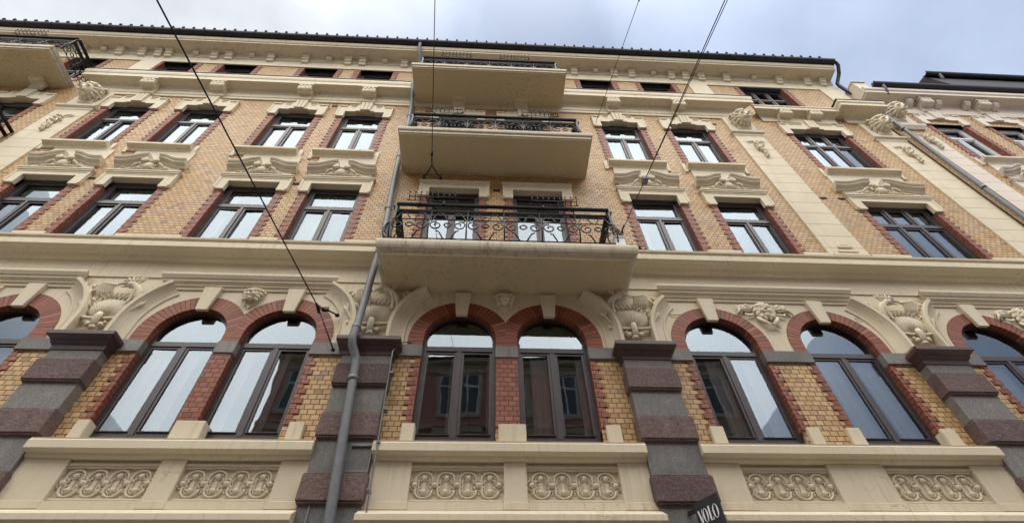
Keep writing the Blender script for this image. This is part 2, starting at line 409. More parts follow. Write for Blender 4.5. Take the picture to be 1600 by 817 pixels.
def lintel_mesh(hw, ear, h, style, mat):
    """eared surround on top of an opening; origin at the ear bottoms, on the wall face"""
    m = MB(); o = hw+.185; s = .17; y1 = .085
    p = -.06
    for sg in (-1, 1):
        xa, xb = sorted((sg*(hw-.012), sg*o)); m.box(xa, xb, p, y1 if False else .02, 0, ear)
    if style == 'plain':
        m.box(-o, o, p, y1, ear, h-.08)
        m.box(-o-.02, o+.02, p-.03, .02, h-.08, h-.035); m.box(-o-.035, o+.035, p-.045, .02, h-.035, h)
        for sg in (-1, 1):
            xa, xb = sorted((sg*(o-.03), sg*(o+.012))); m.box(xa, xb, p-.012, .02, .03, h-.081)
        m.box(-o+.031, o-.031, p-.011, .02, h-.125, h-.081)
    else:
        # soffit with a shallow raised middle; stepped top edge and fluted key
        st = [(-o, ear), (-.27, ear), (-.21, ear+.05), (.21, ear+.05), (.27, ear), (o, ear), (o, h-.14), (hw-.05, h-.14), (hw-.09, h-.03), (.2, h-.03), (.2, h+.0), (-.2, h+.0), (-.2, h-.03), (-hw+.09, h-.03), (-hw+.05, h-.14), (-o, h-.14)]
        m.poly([(x, p, z) for x, z in st]); m.poly([(x, y1, z) for x, z in st][::-1])
        for i in range(len(st)):
            a, b = st[i], st[(i+1) % len(st)]
            m.poly([(a[0], p, a[1]), (b[0], p, b[1]), (b[0], y1, b[1]), (a[0], y1, a[1])])
        for sg in (-1, 1):
            xa, xb = sorted((sg*(hw-.02), sg*(o+.02))); m.box(xa, xb, p-.025, .02, h-.18, h-.137)
            xa, xb = sorted((sg*.24, sg*(hw-.1))); m.box(xa, xb, p-.02, .02, h-.1, h-.075); m.box(xa+.02, xb-.02, p-.012, .02, h-.18, h-.15)
            xa, xb = sorted((sg*(o-.03), sg*(o+.01))); m.box(xa, xb, p-.012, .02, .03, h-.19)
        for k in (-1, 0, 1):
            m.hexa([(k*.085-.036, p-.04, ear+.055), (k*.085+.036, p-.04, ear+.055), (k*.085+.036, .0, ear+.055), (k*.085-.036, .0, ear+.055),
                    (k*.1-.042, p-.06, h+.02), (k*.1+.042, p-.06, h+.02), (k*.1+.042, .0, h+.02), (k*.1-.042, .0, h+.02)])
    return m.mesh('lintel', mat)

def sill_mesh(hw, mat):
    """projecting window sill with end plates; origin at the sill top centre"""
    m = MB(); o = hw+.165
    prof = neg([(0, 0), (.14, -.008), (.16, -.02), (.16, -.085), (.14, -.095), (.085, -.115), (.045, -.15), (.04, -.185), (0, -.187)])
    rows = []
    for x, k in ((-o, 0), (o, 0)): rows.append([(x, y, z) for y, z in prof])
    m.loft(rows)
    m.box(-hw-.01, hw+.01, 0, .12, -.03, -.004)
    for s in (-1, 1):
        xa, xb = sorted((s*(o+.001), s*(o+.085))); m.box(xa, xb, -.03, .0, -.25, .11)
    return m.mesh('window_sill', mat)

def pediment_mesh(hw, mat, seed=0):
    """broken swan-neck pediment on a flat plate, with an oval shield and leaves; origin at plate bottom centre"""
    rnd = random.Random(seed); m = MB(); k = hw/.52
    m.box(-.62*k, .62*k, -.028, 0, 0, .921)
    for s in (-1, 1):
        path = [(.71*k, .215), (.56*k, .217), (.47*k, .235), (.38*k, .275), (.31*k, .32), (.24*k, .36), (.15*k, .385), (.105*k, .385)]
        prof = [(.0, -.02), (.05, -.015), (.08, .03), (.13, .06), (.15, .07), (.15, .105), (.17, .115), (.195, .15), (.195, .175), (.0, .185)]
        rows = []
        for i, (x, z) in enumerate(path):
            rows.append([(s*x, -p, z+dz) for p, dz in prof])
        m.loft(rows)
        # volute at the inner end, tip drop, leaves below
        m.tube([(a, b-.14, c) for a, b, c in spiral(s*.125*k, .335, .06, .012, PI/2, s*1.3, 14)], [.03]*15, 6)
        m.blob((s*.125*k, -.12, .335), (.03, .05, .03))
        m.tube([(s*.32*k, -.06, .12), (s*.26*k, -.09, .22), (s*.20*k, -.1, .26), (s*.15*k, -.08, .2)], [.02, .035, .03, .015], 6)
        m.tube([(s*.60*k, -.03, .05), (s*.64*k, -.06, .10), (s*.60*k, -.06, .13)], [.015, .025, .01], 5)
        for i in range(9):
            x = s*(.10+.042*i)*k
            m.blob((x, -.06-.02*rnd.random(), .075+.03*rnd.random()-.003*i), (.036, .038, .022), rnd.uniform(-.8, .8), nu=7, nv=5)
            m.blob((x, -.05, .035+.02*rnd.random()), (.026, .03, .018), rnd.uniform(-.8, .8), nu=6, nv=4)
    m.blob((0, -.06, .20), (.12, .075, .12), nu=14, nv=9)
    m.tube([(a, -.075, c) for a, b, c in arc(0, .20, .135, -.3, PI+.3, 14)], .022, 6)
    for i in range(5): m.blob(((i-2)*.05, -.09, .345+.015*(i % 2)), (.03, .04, .035), (i-2)*.3, nu=7, nv=5)
    return m.mesh('pediment', mat)

def console_mesh(mat):
    """scroll bracket under a cornice; origin at its top, back on the wall"""
    m = MB(); w = .17
    prof = [(0, 0), (.26, 0), (.27, -.03), (.27, -.10)]
    prof += [(.19+.085*math.cos(a), -.16-.085*math.sin(a)) for a in [(-.3+i*.45) for i in range(7)]]
    prof += [(.07, -.25), (.05, -.40), (0, -.42)]
    m.loft([[(-w, -p, z) for p, z in prof], [(w, -p, z) for p, z in prof]])
    m.box(-w-.03, w+.03, -.29, 0, .001, .05)
    for s in (-1, 1): m.tube([(s*(w+.004), y-.19, z) for _, y, z in [(0, -.06*math.cos(t), -.16+.06*math.sin(t)) for t in [i*.55 for i in range(12)]]], .014, 5)
    for k in (-1, 0, 1): m.box(k*.1-.03, k*.1+.03, -.285, -.2, -.10, -.02)
    return m.mesh('console_bracket', mat)

def modillion_mesh(mat, w=.11):
    m = MB()
    prof = [(0, 0), (.23, 0), (.23, -.13), (.17, -.16), (.16, -.26), (.10, -.30), (.08, -.40), (0, -.42)]
    m.loft([[(-w, -p, z) for p, z in prof], [(w, -p, z) for p, z in prof]])
    m.box(-w-.02, w+.02, -.25, 0, -.05, -.002)
    return m.mesh('modillion', mat)
def small_modillion_mesh(mat):
    m = MB(); prof = [(0, 0), (.15, 0), (.15, -.10), (.10, -.16), (0, -.2)]
    m.loft([[(-.09, -p, z) for p, z in prof], [(.09, -p, z) for p, z in prof]])
    return m.mesh('modillion', mat)

def eagle_mesh(mat):
    """eagle with a crown over a fluted shell shield, leaf scrolls at the sides; origin at bottom centre on the wall"""
    m = MB()
    m.blob((0, -.01, .45), (.30, .12, .235), nu=22, nv=13)
    m.blob((-.07, -.015, .575), (.245, .10, .15), .35, nu=18, nv=10); m.blob((.13, -.015, .52), (.17, .10, .17), -.4, nu=14, nv=9)
    for i in range(9):        # faint flutes of the shell
        t = (i-4)/4; x1 = t*.25-.01
        m.tube([(t*.07, -.105, .27), (x1*.6, -.131+.028*t*t, .40), (x1*.95, -.122+.04*t*t, .50), (x1, -.10+.035*t*t, .57)], [.005, .010, .010, .003], 5)
    for j in range(2):        # short feathers where the neck meets the shell
        for i in range(8):
            t = (i-3.5)/3.5
            m.tube([(t*.22+.03*j, -.11, .585+.055*j-.03*t*t), (t*.24+.02+.03*j, -.14, .63+.05*j-.05*t*t), (t*.25+.05+.03*j, -.125, .65+.05*j-.07*t*t)], [.016, .018, .003], 5)
    # curved neck with a shaggy mane and a small crowned head in profile
    m.tube([(.24, -.06, .52), (.29, -.09, .63), (.285, -.115, .74), (.225, -.14, .82), (.14, -.155, .85)], [.05, .06, .058, .052, .05], 9)
    for k in range(3):
        for i in range(8):
            a = i/7; x = (.275, .325, .345)[k]-(.06+.04*k)*a*a; z = .50+.33*a+.01*k; dx = (.0, .04, .065)[k]
            m.tube([(x-.02, -.155+.03*k, z+.02), (x+dx*.5, -.175+.03*k, z-.015), (x+dx, -.145+.03*k, z-.065)], [.018, .022, .003], 5)
    m.blob((.13, -.155, .855), (.082, .065, .062), .1)
    m.tube([(.08, -.165, .87), (.01, -.18, .87), (-.045, -.18, .84), (-.055, -.17, .785)], [.04, .033, .02, .003], 7)
    m.tube([(.08, -.155, .825), (.02, -.17, .80), (-.01, -.165, .805)], [.022, .016, .004], 5)
    m.blob((.075, -.213, .872), (.017, .012, .013)); m.tube([(.15, -.2, .905), (.08, -.222, .912), (.01, -.20, .895)], .013, 5)
    # crown
    m.tube([(a, -.15, c) for a, b, c in arc(.15, .965, .085, PI*1.1, PI*1.9, 8)], .018, 6)
    for i in range(5):
        x = .15+(i-2)*.042; m.tube([(x, -.15, .915), (x+(i-2)*.016, -.165, .975), (x+(i-2)*.03, -.16, 1.015+.02*(i % 2))], [.016, .024, .004], 5)
    # open wing on the other side: separate curled quills
    for i in range(6):
        a = i/5
        m.tube([(-.24+.17*a, -.07, .60+.04*a), (-.315+.19*a, -.12, .73+.02*a), (-.335+.20*a, -.14, .83-.01*a), (-.29+.19*a, -.155, .895-.03*a), (-.245+.17*a, -.15, .87-.04*a)], [.018, .026, .026, .022, .004], 6)
    for i in range(4):
        m.tube([(-.29+.02*i, -.05, .36+.09*i), (-.345+.015*i, -.08, .42+.09*i), (-.36+.01*i, -.06, .48+.09*i)], [.014, .026, .004], 5)
        m.tube([(.27-.01*i, -.05, .30+.07*i), (.33, -.07, .34+.08*i), (.36+.01*i, -.05, .40+.09*i)], [.014, .026, .004], 5)
    # side leaves and volutes
    for s in (-1, 1):
        m.tube([(s*.16, -.06, .22), (s*.33, -.09, .30), (s*.41, -.10, .46), (s*.42, -.09, .64), (s*.47, -.08, .80), (s*.56, -.05, .92)], [.010, .020, .024, .022, .018, .004], 6)
        m.tube([(s*.36, -.07, .40), (s*.45, -.09, .5), (s*.47, -.08, .58)], [.012, .03, .006], 5)
        m.tube([(a, -.07, c) for a, b, c in spiral(s*.46, .86, .10, .02, PI*.5-s*PI*.5, s*-1.3, 16)], [.028-.0009*i for i in range(17)], 6)
        m.blob((s*.46, -.07, .86), (.035, .05, .035))
        m.tube([(s*.50, -.04, .72), (s*.57, -.07, .80), (s*.64, -.06, .96), (s*.60, -.05, 1.02)], [.012, .026, .022, .006], 5)
        # branch under the shield, tassel
        m.tube([(0, -.08, .215), (s*.12, -.10, .195), (s*.24, -.09, .22), (s*.35, -.06, .235)], [.022, .026, .026, .018], 7)
        m.blob((s*.355, -.06, .235), (.028, .03, .033))
        m.blob((s*.085, -.08, .09), (.05, .05, .04), s*.6); m.blob((s*.12, -.07, .13), (.03, .04, .03))
    m.tube([(0, -.13, .27), (.01, -.15, .2), (.0, -.12, .1), (.01, -.08, .02)], [.04, .05, .045, .025], 8)
    m.blob((.01, -.09, .03), (.05, .05, .04))
    return m.mesh('eagle_relief', mat)

def lion_mesh(mat):
    """lion head bracket; origin at the centre of its back"""
    m = MB()
    m.blob((0, -.16, 0), (.21, .22, .26), nu=16, nv=11)
    for ring, (rx, rz, yy, n, ph) in enumerate(((.26, .30, -.10, 15, 0), (.23, .27, -.20, 14, .2))):
        for i in range(n):
            a = 2*PI*i/n+ph; c, s_ = math.cos(a), math.sin(a)
            m.tube([(rx*.6*c, yy-.08, rz*.6*s_+.02), (rx*.9*c, yy-.05, rz*.9*s_), (rx*1.08*c, yy+.02, rz*1.1*s_-.03)], [.05, .055, .012], 6)
    m.blob((0, -.34, -.03), (.13, .12, .16)); m.blob((0, -.42, -.09), (.085, .08, .07))
    for s in (-1, 1):
        m.blob((s*.075, -.40, .07), (.055, .05, .028), s*.25)          # brow
        m.blob((s*.07, -.425, .03), (.026, .02, .018)); m.blob((s*.055, -.47, -.11), (.05, .045, .045))
        m.blob((s*.15, -.28, .17), (.05, .05, .06), s*.5)              # ear
        m.tube([(s*.02, -.44, -.02), (s*.05, -.45, -.06)], .02, 5)
    m.tube([(0, -.42, .06), (0, -.46, -.03), (0, -.50, -.07)], [.03, .034, .04], 7)
    m.blob((0, -.42, -.21), (.07, .07, .05)); m.tube([(a, -.45, c) for a, b, c in arc(0, -.20, .075, PI, 2*PI, 10)], .016, 6)
    Rl = Matrix.Rotation(math.radians(30), 3, 'X')
    m.v = [tuple(Vector((0, -.12, 0)) + Rl @ (Vector(p)*.92 - Vector((0, -.12, 0)))) for p in m.v]
    # scroll block that carries it, back to the wall
    m.loft([[(-.17, -p, z) for p, z in [(0, .34), (.12, .34), (.13, .1), (.09, -.22), (.03, -.36), (0, -.36)]], [(.17, -p, z) for p, z in [(0, .34), (.12, .34), (.13, .1), (.09, -.22), (.03, -.36), (0, -.36)]]])
    for s in (-1, 1):
        m.tube([(s*.18, -.02, .22), (s*.19, -.12, .26), (s*.19, -.17, .16), (s*.19, -.10, .1), (s*.18, -.06, .16)], [.03, .035, .03, .025, .02], 6)
        m.tube([(s*.18, -.02, -.28), (s*.19, -.1, -.12), (s*.19, -.16, .02)], [.02, .04, .02], 6)
    return m.mesh('lion_head', mat)

def face_mask_mesh(mat, lion=False):
    """small keystone mask between two arches; origin at the centre of its back"""
    m = MB()
    pts = [(-.17, .12), (.17, .12), (.13, -.02), (0, -.24), (-.13, -.02)]
    if not lion:
        m.poly([(x, -.03, z) for x, z in pts]);
        for i in range(5):
            a, b = pts[i], pts[(i+1) % 5]; m.poly([(a[0], -.03, a[1]), (b[0], -.03, b[1]), (b[0], 0, b[1]), (a[0], 0, a[1])])
    m.blob((0, -.06, .0), (.085, .09, .11), nu=12, nv=9)
    for s in (-1, 1):
        m.blob((s*.036, -.13, .03), (.022, .018, .012)); m.blob((s*.035, -.135, .05), (.034, .02, .012), s*.3)
        m.blob((s*.045, -.12, -.02), (.03, .03, .03))
        for i in range(4): m.tube([(s*.06, -.07, .07-.05*i), (s*(.13-.012*i), -.08, .08-.06*i), (s*(.17-.02*i), -.05, .04-.06*i)], [.03, .03, .006], 6)
    m.tube([(0, -.14, .04), (0, -.17, -.01)], [.014, .022], 6); m.blob((0, -.13, -.05), (.04, .03, .018)); m.blob((0, -.10, -.1), (.04, .05, .04))
    for i in range(6): m.blob(((i-2.5)*.035, -.09, .105-.008*abs(i-2.5)), (.025, .035, .03), nu=7, nv=5)
    if lion:
        for i in range(14):
            a = 2*PI*i/14; c, s_ = math.cos(a), math.sin(a)
            m.tube([(.07*c, -.07, .09*s_), (.125*c, -.08, .15*s_), (.15*c, -.05, .17*s_-.03)], [.03, .032, .006], 6)
        for s in (-1, 1):
            for i in range(6):
                t = i/5
                m.tube([(s*(.14+.06*t), -.04, .05-.05*t), (s*(.22+.1*t), -.07, .10-.02*t-.05*(i % 2)), (s*(.30+.09*t), -.04, .12-.1*(i % 3))], [.02, .035, .006], 5)
            m.tube([(s*.13, -.05, -.12), (s*.10, -.08, -.2), (s*.02, -.09, -.27), (s*.1, -.06, -.33)], [.02, .032, .03, .01], 6)
            m.tube([(s*.16, -.05, -.06), (s*.24, -.07, -.10), (s*.27, -.05, -.04)], [.02, .03, .008], 5)
    return m.mesh('face_mask', mat)

def drop_mesh(mat):
    """hanging bunch of fruit and ribbon; origin at its top on the wall"""
    m = MB(); rnd = random.Random(3)
    for s in (-1, 1): m.tube([(0, -.02, -.03), (s*.09, -.035, .03), (s*.17, -.03, .01), (s*.22, -.02, .04)], [.015, .022, .018, .005], 5)
    for i in range(16):
        t = i/15; w = .09*math.sin(PI*min(1, t*1.15+.12))+.015
        m.blob((rnd.uniform(-w, w), -.035-rnd.random()*.03, -.04-.62*t), (.04, .05, .036), rnd.uniform(-1, 1), nu=7, nv=5)
    m.tube([(0, -.03, -.1), (.0, -.03, -.72)], [.03, .006], 6)
    return m.mesh('fruit_drop', mat)

def relief_panel_mesh(w, mats):
    """band of interlaced rings with bosses; origin at the bottom left of the panel"""
    m = MB(); H = .40
    m.box(0, w, .0, .03, -.02, H+.01, 1)
    n = 4; p = w/(n+.28)
    x0 = p*.64
    for i in range(n):
        cx = x0+p*i
        st = []
        for k in range(25):
            a = 2*PI*k/24; zz = .17+.085*math.sin(a)+(.062 if math.sin(a) > .0 else -.062)
            st.append((cx+.092*math.cos(a), -.014, zz))
        m.tube(st, .0145, 6, flat=1.25)
        st = [(cx+.062*math.cos(2*PI*k/20), -.010, .17+.055*math.sin(2*PI*k/20)+(.062 if math.sin(2*PI*k/20) > 0 else -.062)) for k in range(21)]
        m.tube(st, .0085, 5)
        for dz in (-.078, .078): m.blob((cx, -.012, .17+dz), (.034, .036, .034))
        m.box(cx-.018, cx+.018, -.014, .01, .12, .22)
    for i in range(n+1):
        cx = x0+p*(i-.5)
        if i == 0: cx += .02
        if i == n: cx -= .02
        m.blob((cx, -.012, .17), (.036, .04, .036))
        for s in (-1, 1):
            m.tube([(cx+.056*math.cos(a), -.012, .17+s*.056*math.sin(a)) for a in [PI*(.08+.84*k/8) for k in range(9)]], .010, 5)
            for q in (-1, 1): m.box(min(cx+q*.045, cx+q*.075), max(cx+q*.045, cx+q*.075), -.014, .0, .17+s*.058-.009, .17+s*.058+.009)
            m.box(cx-.008, cx+.008, -.014, .0, *sorted((.17+s*.06, .17+s*.10)))
    m.box(0, w, -.03, .0, -.016, .004); m.box(0, w, -.03, .0, .338, .36); m.box(0, w, -.045, .0, .362, .385)
    return m.mesh('relief_panel', mats)

def stack_slab(m, x0, x1, p, rings, mi=0):
    """rings: (outset, z) from the bottom up; back edge stays on the wall"""
    rows = []
    for o, z in rings:
        rows.append([(x0-o, .0, z), (x0-o, -p-o, z), (x1+o, -p-o, z), (x1+o, .0, z)])
    m.loft(rows, mi)

def railing_mesh(x0, x1, p, z0, h, belly=.07):
    """wrought iron balcony railing: double handrail, lattice band, scrolls in a bellied lower panel, side returns"""
    m = MB(); r = .0115
    def run(a, b, nrm):
        a = Vector(a); b = Vector(b); nrm = Vector(nrm); Ln = (b-a).length; u = (b-a)/Ln
        def P(s, z, extra=0):
            t = min(1, max(0, z/(h*.62))); bl = belly*math.sin(PI*t)
            q = a+u*s+nrm*(bl+extra); return (q.x, q.y, z0+z)
        def bar(z, w, hh, off=0):
            m.tube([P(0, z, off), P(Ln, z, off)], w, 4, flat=hh)
        bar(h, .052, .8, .02); bar(h-.14, .055, .9, -.03)
        bar(h-.21, .012, 1); bar(.055, .013, 1); bar(h*.52, .012, 1)
        n = max(1, round(Ln/.62)); c = Ln/n
        for i in range(n+1):
            s = c*i
            m.tube([P(s, z) for z in (0, h*.15, h*.3, h*.45, h*.62, h-.02)], .013, 5)
        for i in range(n):
            s0 = c*i; za, zb = .06, h*.52; zm = (za+zb)/2; R = min(.115, c*.2)
            for sg in (-1, 1):
                cx = s0+c/2+sg*c*.30
                pts = [(cx+(R-(R-.02)*k/14)*math.cos(PI/2+sg*(-1)*2*PI*1.35*k/14), zm+(R-(R-.02)*k/14)*math.sin(PI/2+sg*(-1)*2*PI*1.35*k/14)) for k in range(15)]
                m.tube([P(x, z) for x, z in pts], r, 5)
                m.tube([P(x, z) for x, z in ((cx, zm+R), (cx+sg*c*.1, zm+R*.8), (cx+sg*c*.19, zb))], r, 5)
                m.tube([P(x, z) for x, z in ((cx, zm-R), (cx-sg*c*.08, zm-R*1.1), (cx-sg*c*.2, za))], r, 5)
            m.tube([P(s0+c/2+.05*math.cos(2*PI*k/12), zm+.05*math.sin(2*PI*k/12)) for k in range(13)], r, 5)
            for sg in (-1, 1): m.tube([P(s0+c/2+sg*.05, zm), P(s0+c/2+sg*(c*.3-R), zm)], r, 5)
            zt = h-.21
            for sg in (-1, 1):     # arcs of the upper band crossing into lozenges
                m.tube([P(s0+c/2+sg*c*.5*t, zb+(zt-zb)*(1-abs(1-2*t))) if False else P(s0+c/2+sg*c*.5*t, zb+(zt-zb)*math.sin(PI*t)) for t in [k/8 for k in range(9)]], r, 5)
    run((x0, -p, 0), (x1, -p, 0), (0, -1, 0))
    run((x0, -.02, 0), (x0, -p, 0), (-1, 0, 0)); run((x1, -p, 0), (x1, -.02, 0), (1, 0, 0))
    for x in (x0, x1): m.box(x-.02, x+.02, -p-.02, -p+.02, z0, z0+h)
    return m.mesh('railing', M['iron'])

def rack_mesh(w=.78, n=9):
    """iron plant rack with ball tipped prongs on two legs; origin at its foot centre"""
    m = MB(); r = .008
    m.tube([(-w/2, -.06, .14), (w/2, -.06, .14)], r, 5); m.tube([(-w/2, .02, .14), (w/2, .02, .14)], r, 5)
    for i in range(n):
        x = -w/2+w*i/(n-1)
        m.tube([(x, .02, .14), (x, -.06, .14), (x, -.075, .19), (x, -.07, .25)], r, 5); m.blob((x, -.07, .262), (.017, .017, .017), nu=7, nv=5)
    for s in (-1, 1):
        m.tube([(s*w*.26, .0, -.07), (s*w*.26, .0, .06), (s*w*.26, .02, .14)], r*1.2, 5)
        m.tube([(s*w*.26, .0, -.07), (s*w*.26, -.05, -.07), (s*w*.26, -.055, -.01)], r*1.2, 5)
        m.tube([(s*w/2, .02, .14), (s*(w/2+.04), -.02, .10), (s*(w/2+.02), -.03, .06), (s*(w/2-.02), -.02, .08)], r, 5)
    return m.mesh('plant_rack', M['iron'])

# ================================================================== MAIN BUILDING
XL, XR = -20.5, 11.08
B = empty('apartment_building', (0, 0, 0), 'ornate yellow and red brick apartment house with granite piers and stacked central balconies', 'building')
piers = [-5.36, -1.585, 2.25, 6.61, 10.6, -9.1, -12.9]
arches = [(-4.20, .50), (-2.933, .513), (-.365, .52), (.97, .51), (3.52, .545), (5.32, .55), (-6.80, .50), (-8.10, .50), (7.92, .55), (9.60, .50), (-10.35, .5), (-11.65, .5)]
ZC, RO = 7.55, .744
row2 = [(-8.70, .52), (-7.0, .52), (-4.73, .52), (-3.095, .52), (-.71, .52), (1.0, .52), (3.43, .53), (5.23, .53), (8.68, .75), (-11.3, .52), (-13.0, .52)]
row3 = [(-11.75, .50), (-8.97, .50), (-7.2, .50), (-4.93, .50), (-3.25, .50), (-.85, .50), (.85, .50), (3.37, .51), (5.20, .51), (8.72, .73)]
row4 = [(-11.9, .49), (-9.3, .49), (-7.55, .49), (-5.17, .49), (-3.5, .49), (-.9, .49), (.8, .49), (3.21, .5), (5.1, .5), (8.45, .7)]
doors2 = (4, 5); doors3 = (5, 6)

# ---- walls
w = MB()
holes = [(c-h, c+h, 5.80, 7.41) for c, h in arches]
w.grid_holes(XL, XR, 5.55, 7.41, holes)
w.build('brick_wall', M['yellow'], B, recalc=False)
w = MB()
holes = [(c-h, c+h, (9.0 if i in doors2 else 9.70), 11.63) for i, (c, h) in enumerate(row2)]
holes += [(c-h, c+h, (12.4 if i in doors3 else 12.96), 15.215) for i, (c, h) in enumerate(row3)]
holes += [(c-h, c+h, 16.80, 18.36) for c, h in row4]
w.grid_holes(XL, XR, 9.2, 19.1, holes)
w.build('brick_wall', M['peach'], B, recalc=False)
# plaster wall with the round arches cut out
w = MB()
xs = {XL, XR}
for c, h in arches:
    for k in range(41): xs.add(round(c - (RO-.03)*math.cos(PI*k/40), 5))
xs = sorted(xs)
def zlow(x, side):
    z = 7.41
    for c, h in arches:
        d = abs(x-c); r = RO-.03
        if d < r-1e-6 or (abs(d-r) <= 1e-5 and ((x < c) == (side > 0))): z = max(z, ZC+math.sqrt(max(0, r*r-d*d)))
    return z
for a, b in zip(xs, xs[1:]):
    za, zb = zlow(a, 1), zlow(b, -1)
    w.poly([(a, 0, za), (b, 0, zb), (b, 0, 9.2), (a, 0, 9.2)])
w.build('plaster_wall', M['cream'], B, recalc=False)
# ground storey and the end wall above the lower neighbour
w = MB(); w.grid_holes(XL, XR, 0, 5.55, [(c-1.15, c+1.15, .6, 4.1) for c in (-7.2, -3.47, .345, 4.43, 8.6)]); w.build('plaster_wall', M['cream'], B, recalc=False)
for c in (-7.2, -3.47, .345, 4.43, 8.6):
    f = MB(); f.box(-1.15, -1.05, .12, .22, 0, 3.5); f.box(1.05, 1.15, .12, .22, 0, 3.5); f.box(-1.05, 1.05, .12, .22, 0, .12); f.box(-1.05, 1.05, .12, .22, 3.38, 3.5); f.box(-.04, .04, .12, .22, .12, 3.38); f.box(-1.05, -.04, .12, .22, 2.5, 2.58); f.box(.04, 1.05, .12, .22, 2.5, 2.58)
    for xx in (-1.151, 1.151): f.poly([(xx, 0, 0), (xx, .2, 0), (xx, .2, 3.5), (xx, 0, 3.5)])
    f.poly([(-1.15, 0, 3.501), (1.15, 0, 3.501), (1.15, .2, 3.501), (-1.15, .2, 3.501)]); f.poly([(-1.15, 0, -.001), (1.15, 0, -.001), (1.15, .2, -.001), (-1.15, .2, -.001)])
    fo = f.build('shop_window', M['frame'], B, (c, 0, .6)); g = MB(); g.poly([(-1.06, .17, .1), (1.06, .17, .1), (1.06, .17, 3.4), (-1.06, .17, 3.4)]); g.build('window_pane', M['glass'], fo, recalc=False)
w = MB(); w.poly([(XR, 0, 0), (XR, 9, 0), (XR, 9, 19.1), (XR, 0, 19.1)]); w.poly([(XL, 0, 0), (XL, 9, 0), (XL, 9, 19.1), (XL, 0, 19.1)]); w.poly([(XL, 9, 0), (XR, 9, 0), (XR, 9, 19.1), (XL, 9, 19.1)])
w.build('end_wall', M['npink'], B, recalc=False)
w = MB()
for z in (.02, 4.75, 9.0, 12.5, 16.2, 19.15): w.box(XL+.05, XR-.05, .36, 5, z-.15, z)
w.box(XL+.05, XR-.05, 4.9, 5.0, .02, 19.0)
for x in (-16.5, -13, -9.9, -6.0, -1.75, 2.3, 6.7): w.box(x-.06, x+.06, .36, 4.9, .02, 19.0)
for z0, z1 in ((4.75, 5.8),):
    w.box(XL+.05, XR-.05, .30, .36, z0, z1)
w.build('interior', M['room'], B)
# roof
w = MB()
w.loft([[(x, y, z) for y, z in [(-.56, 19.40), (4.5, 23.2), (9.2, 19.4), (9.2, 19.3), (4.5, 23.0), (-.50, 19.30)]] for x in (XL, XR+.1)])
for k in range(int((XR-XL)/.31)):   # tile ends along the eaves
    x = XL+.15+k*.31
    w.tube([(x, -.64, 19.44), (x, -.3, 19.67)], .04, 6)
    w.box(x-.025, x+.025, -.73, -.66, 19.38, 19.465)
w.build('roof', M['tile'], B)

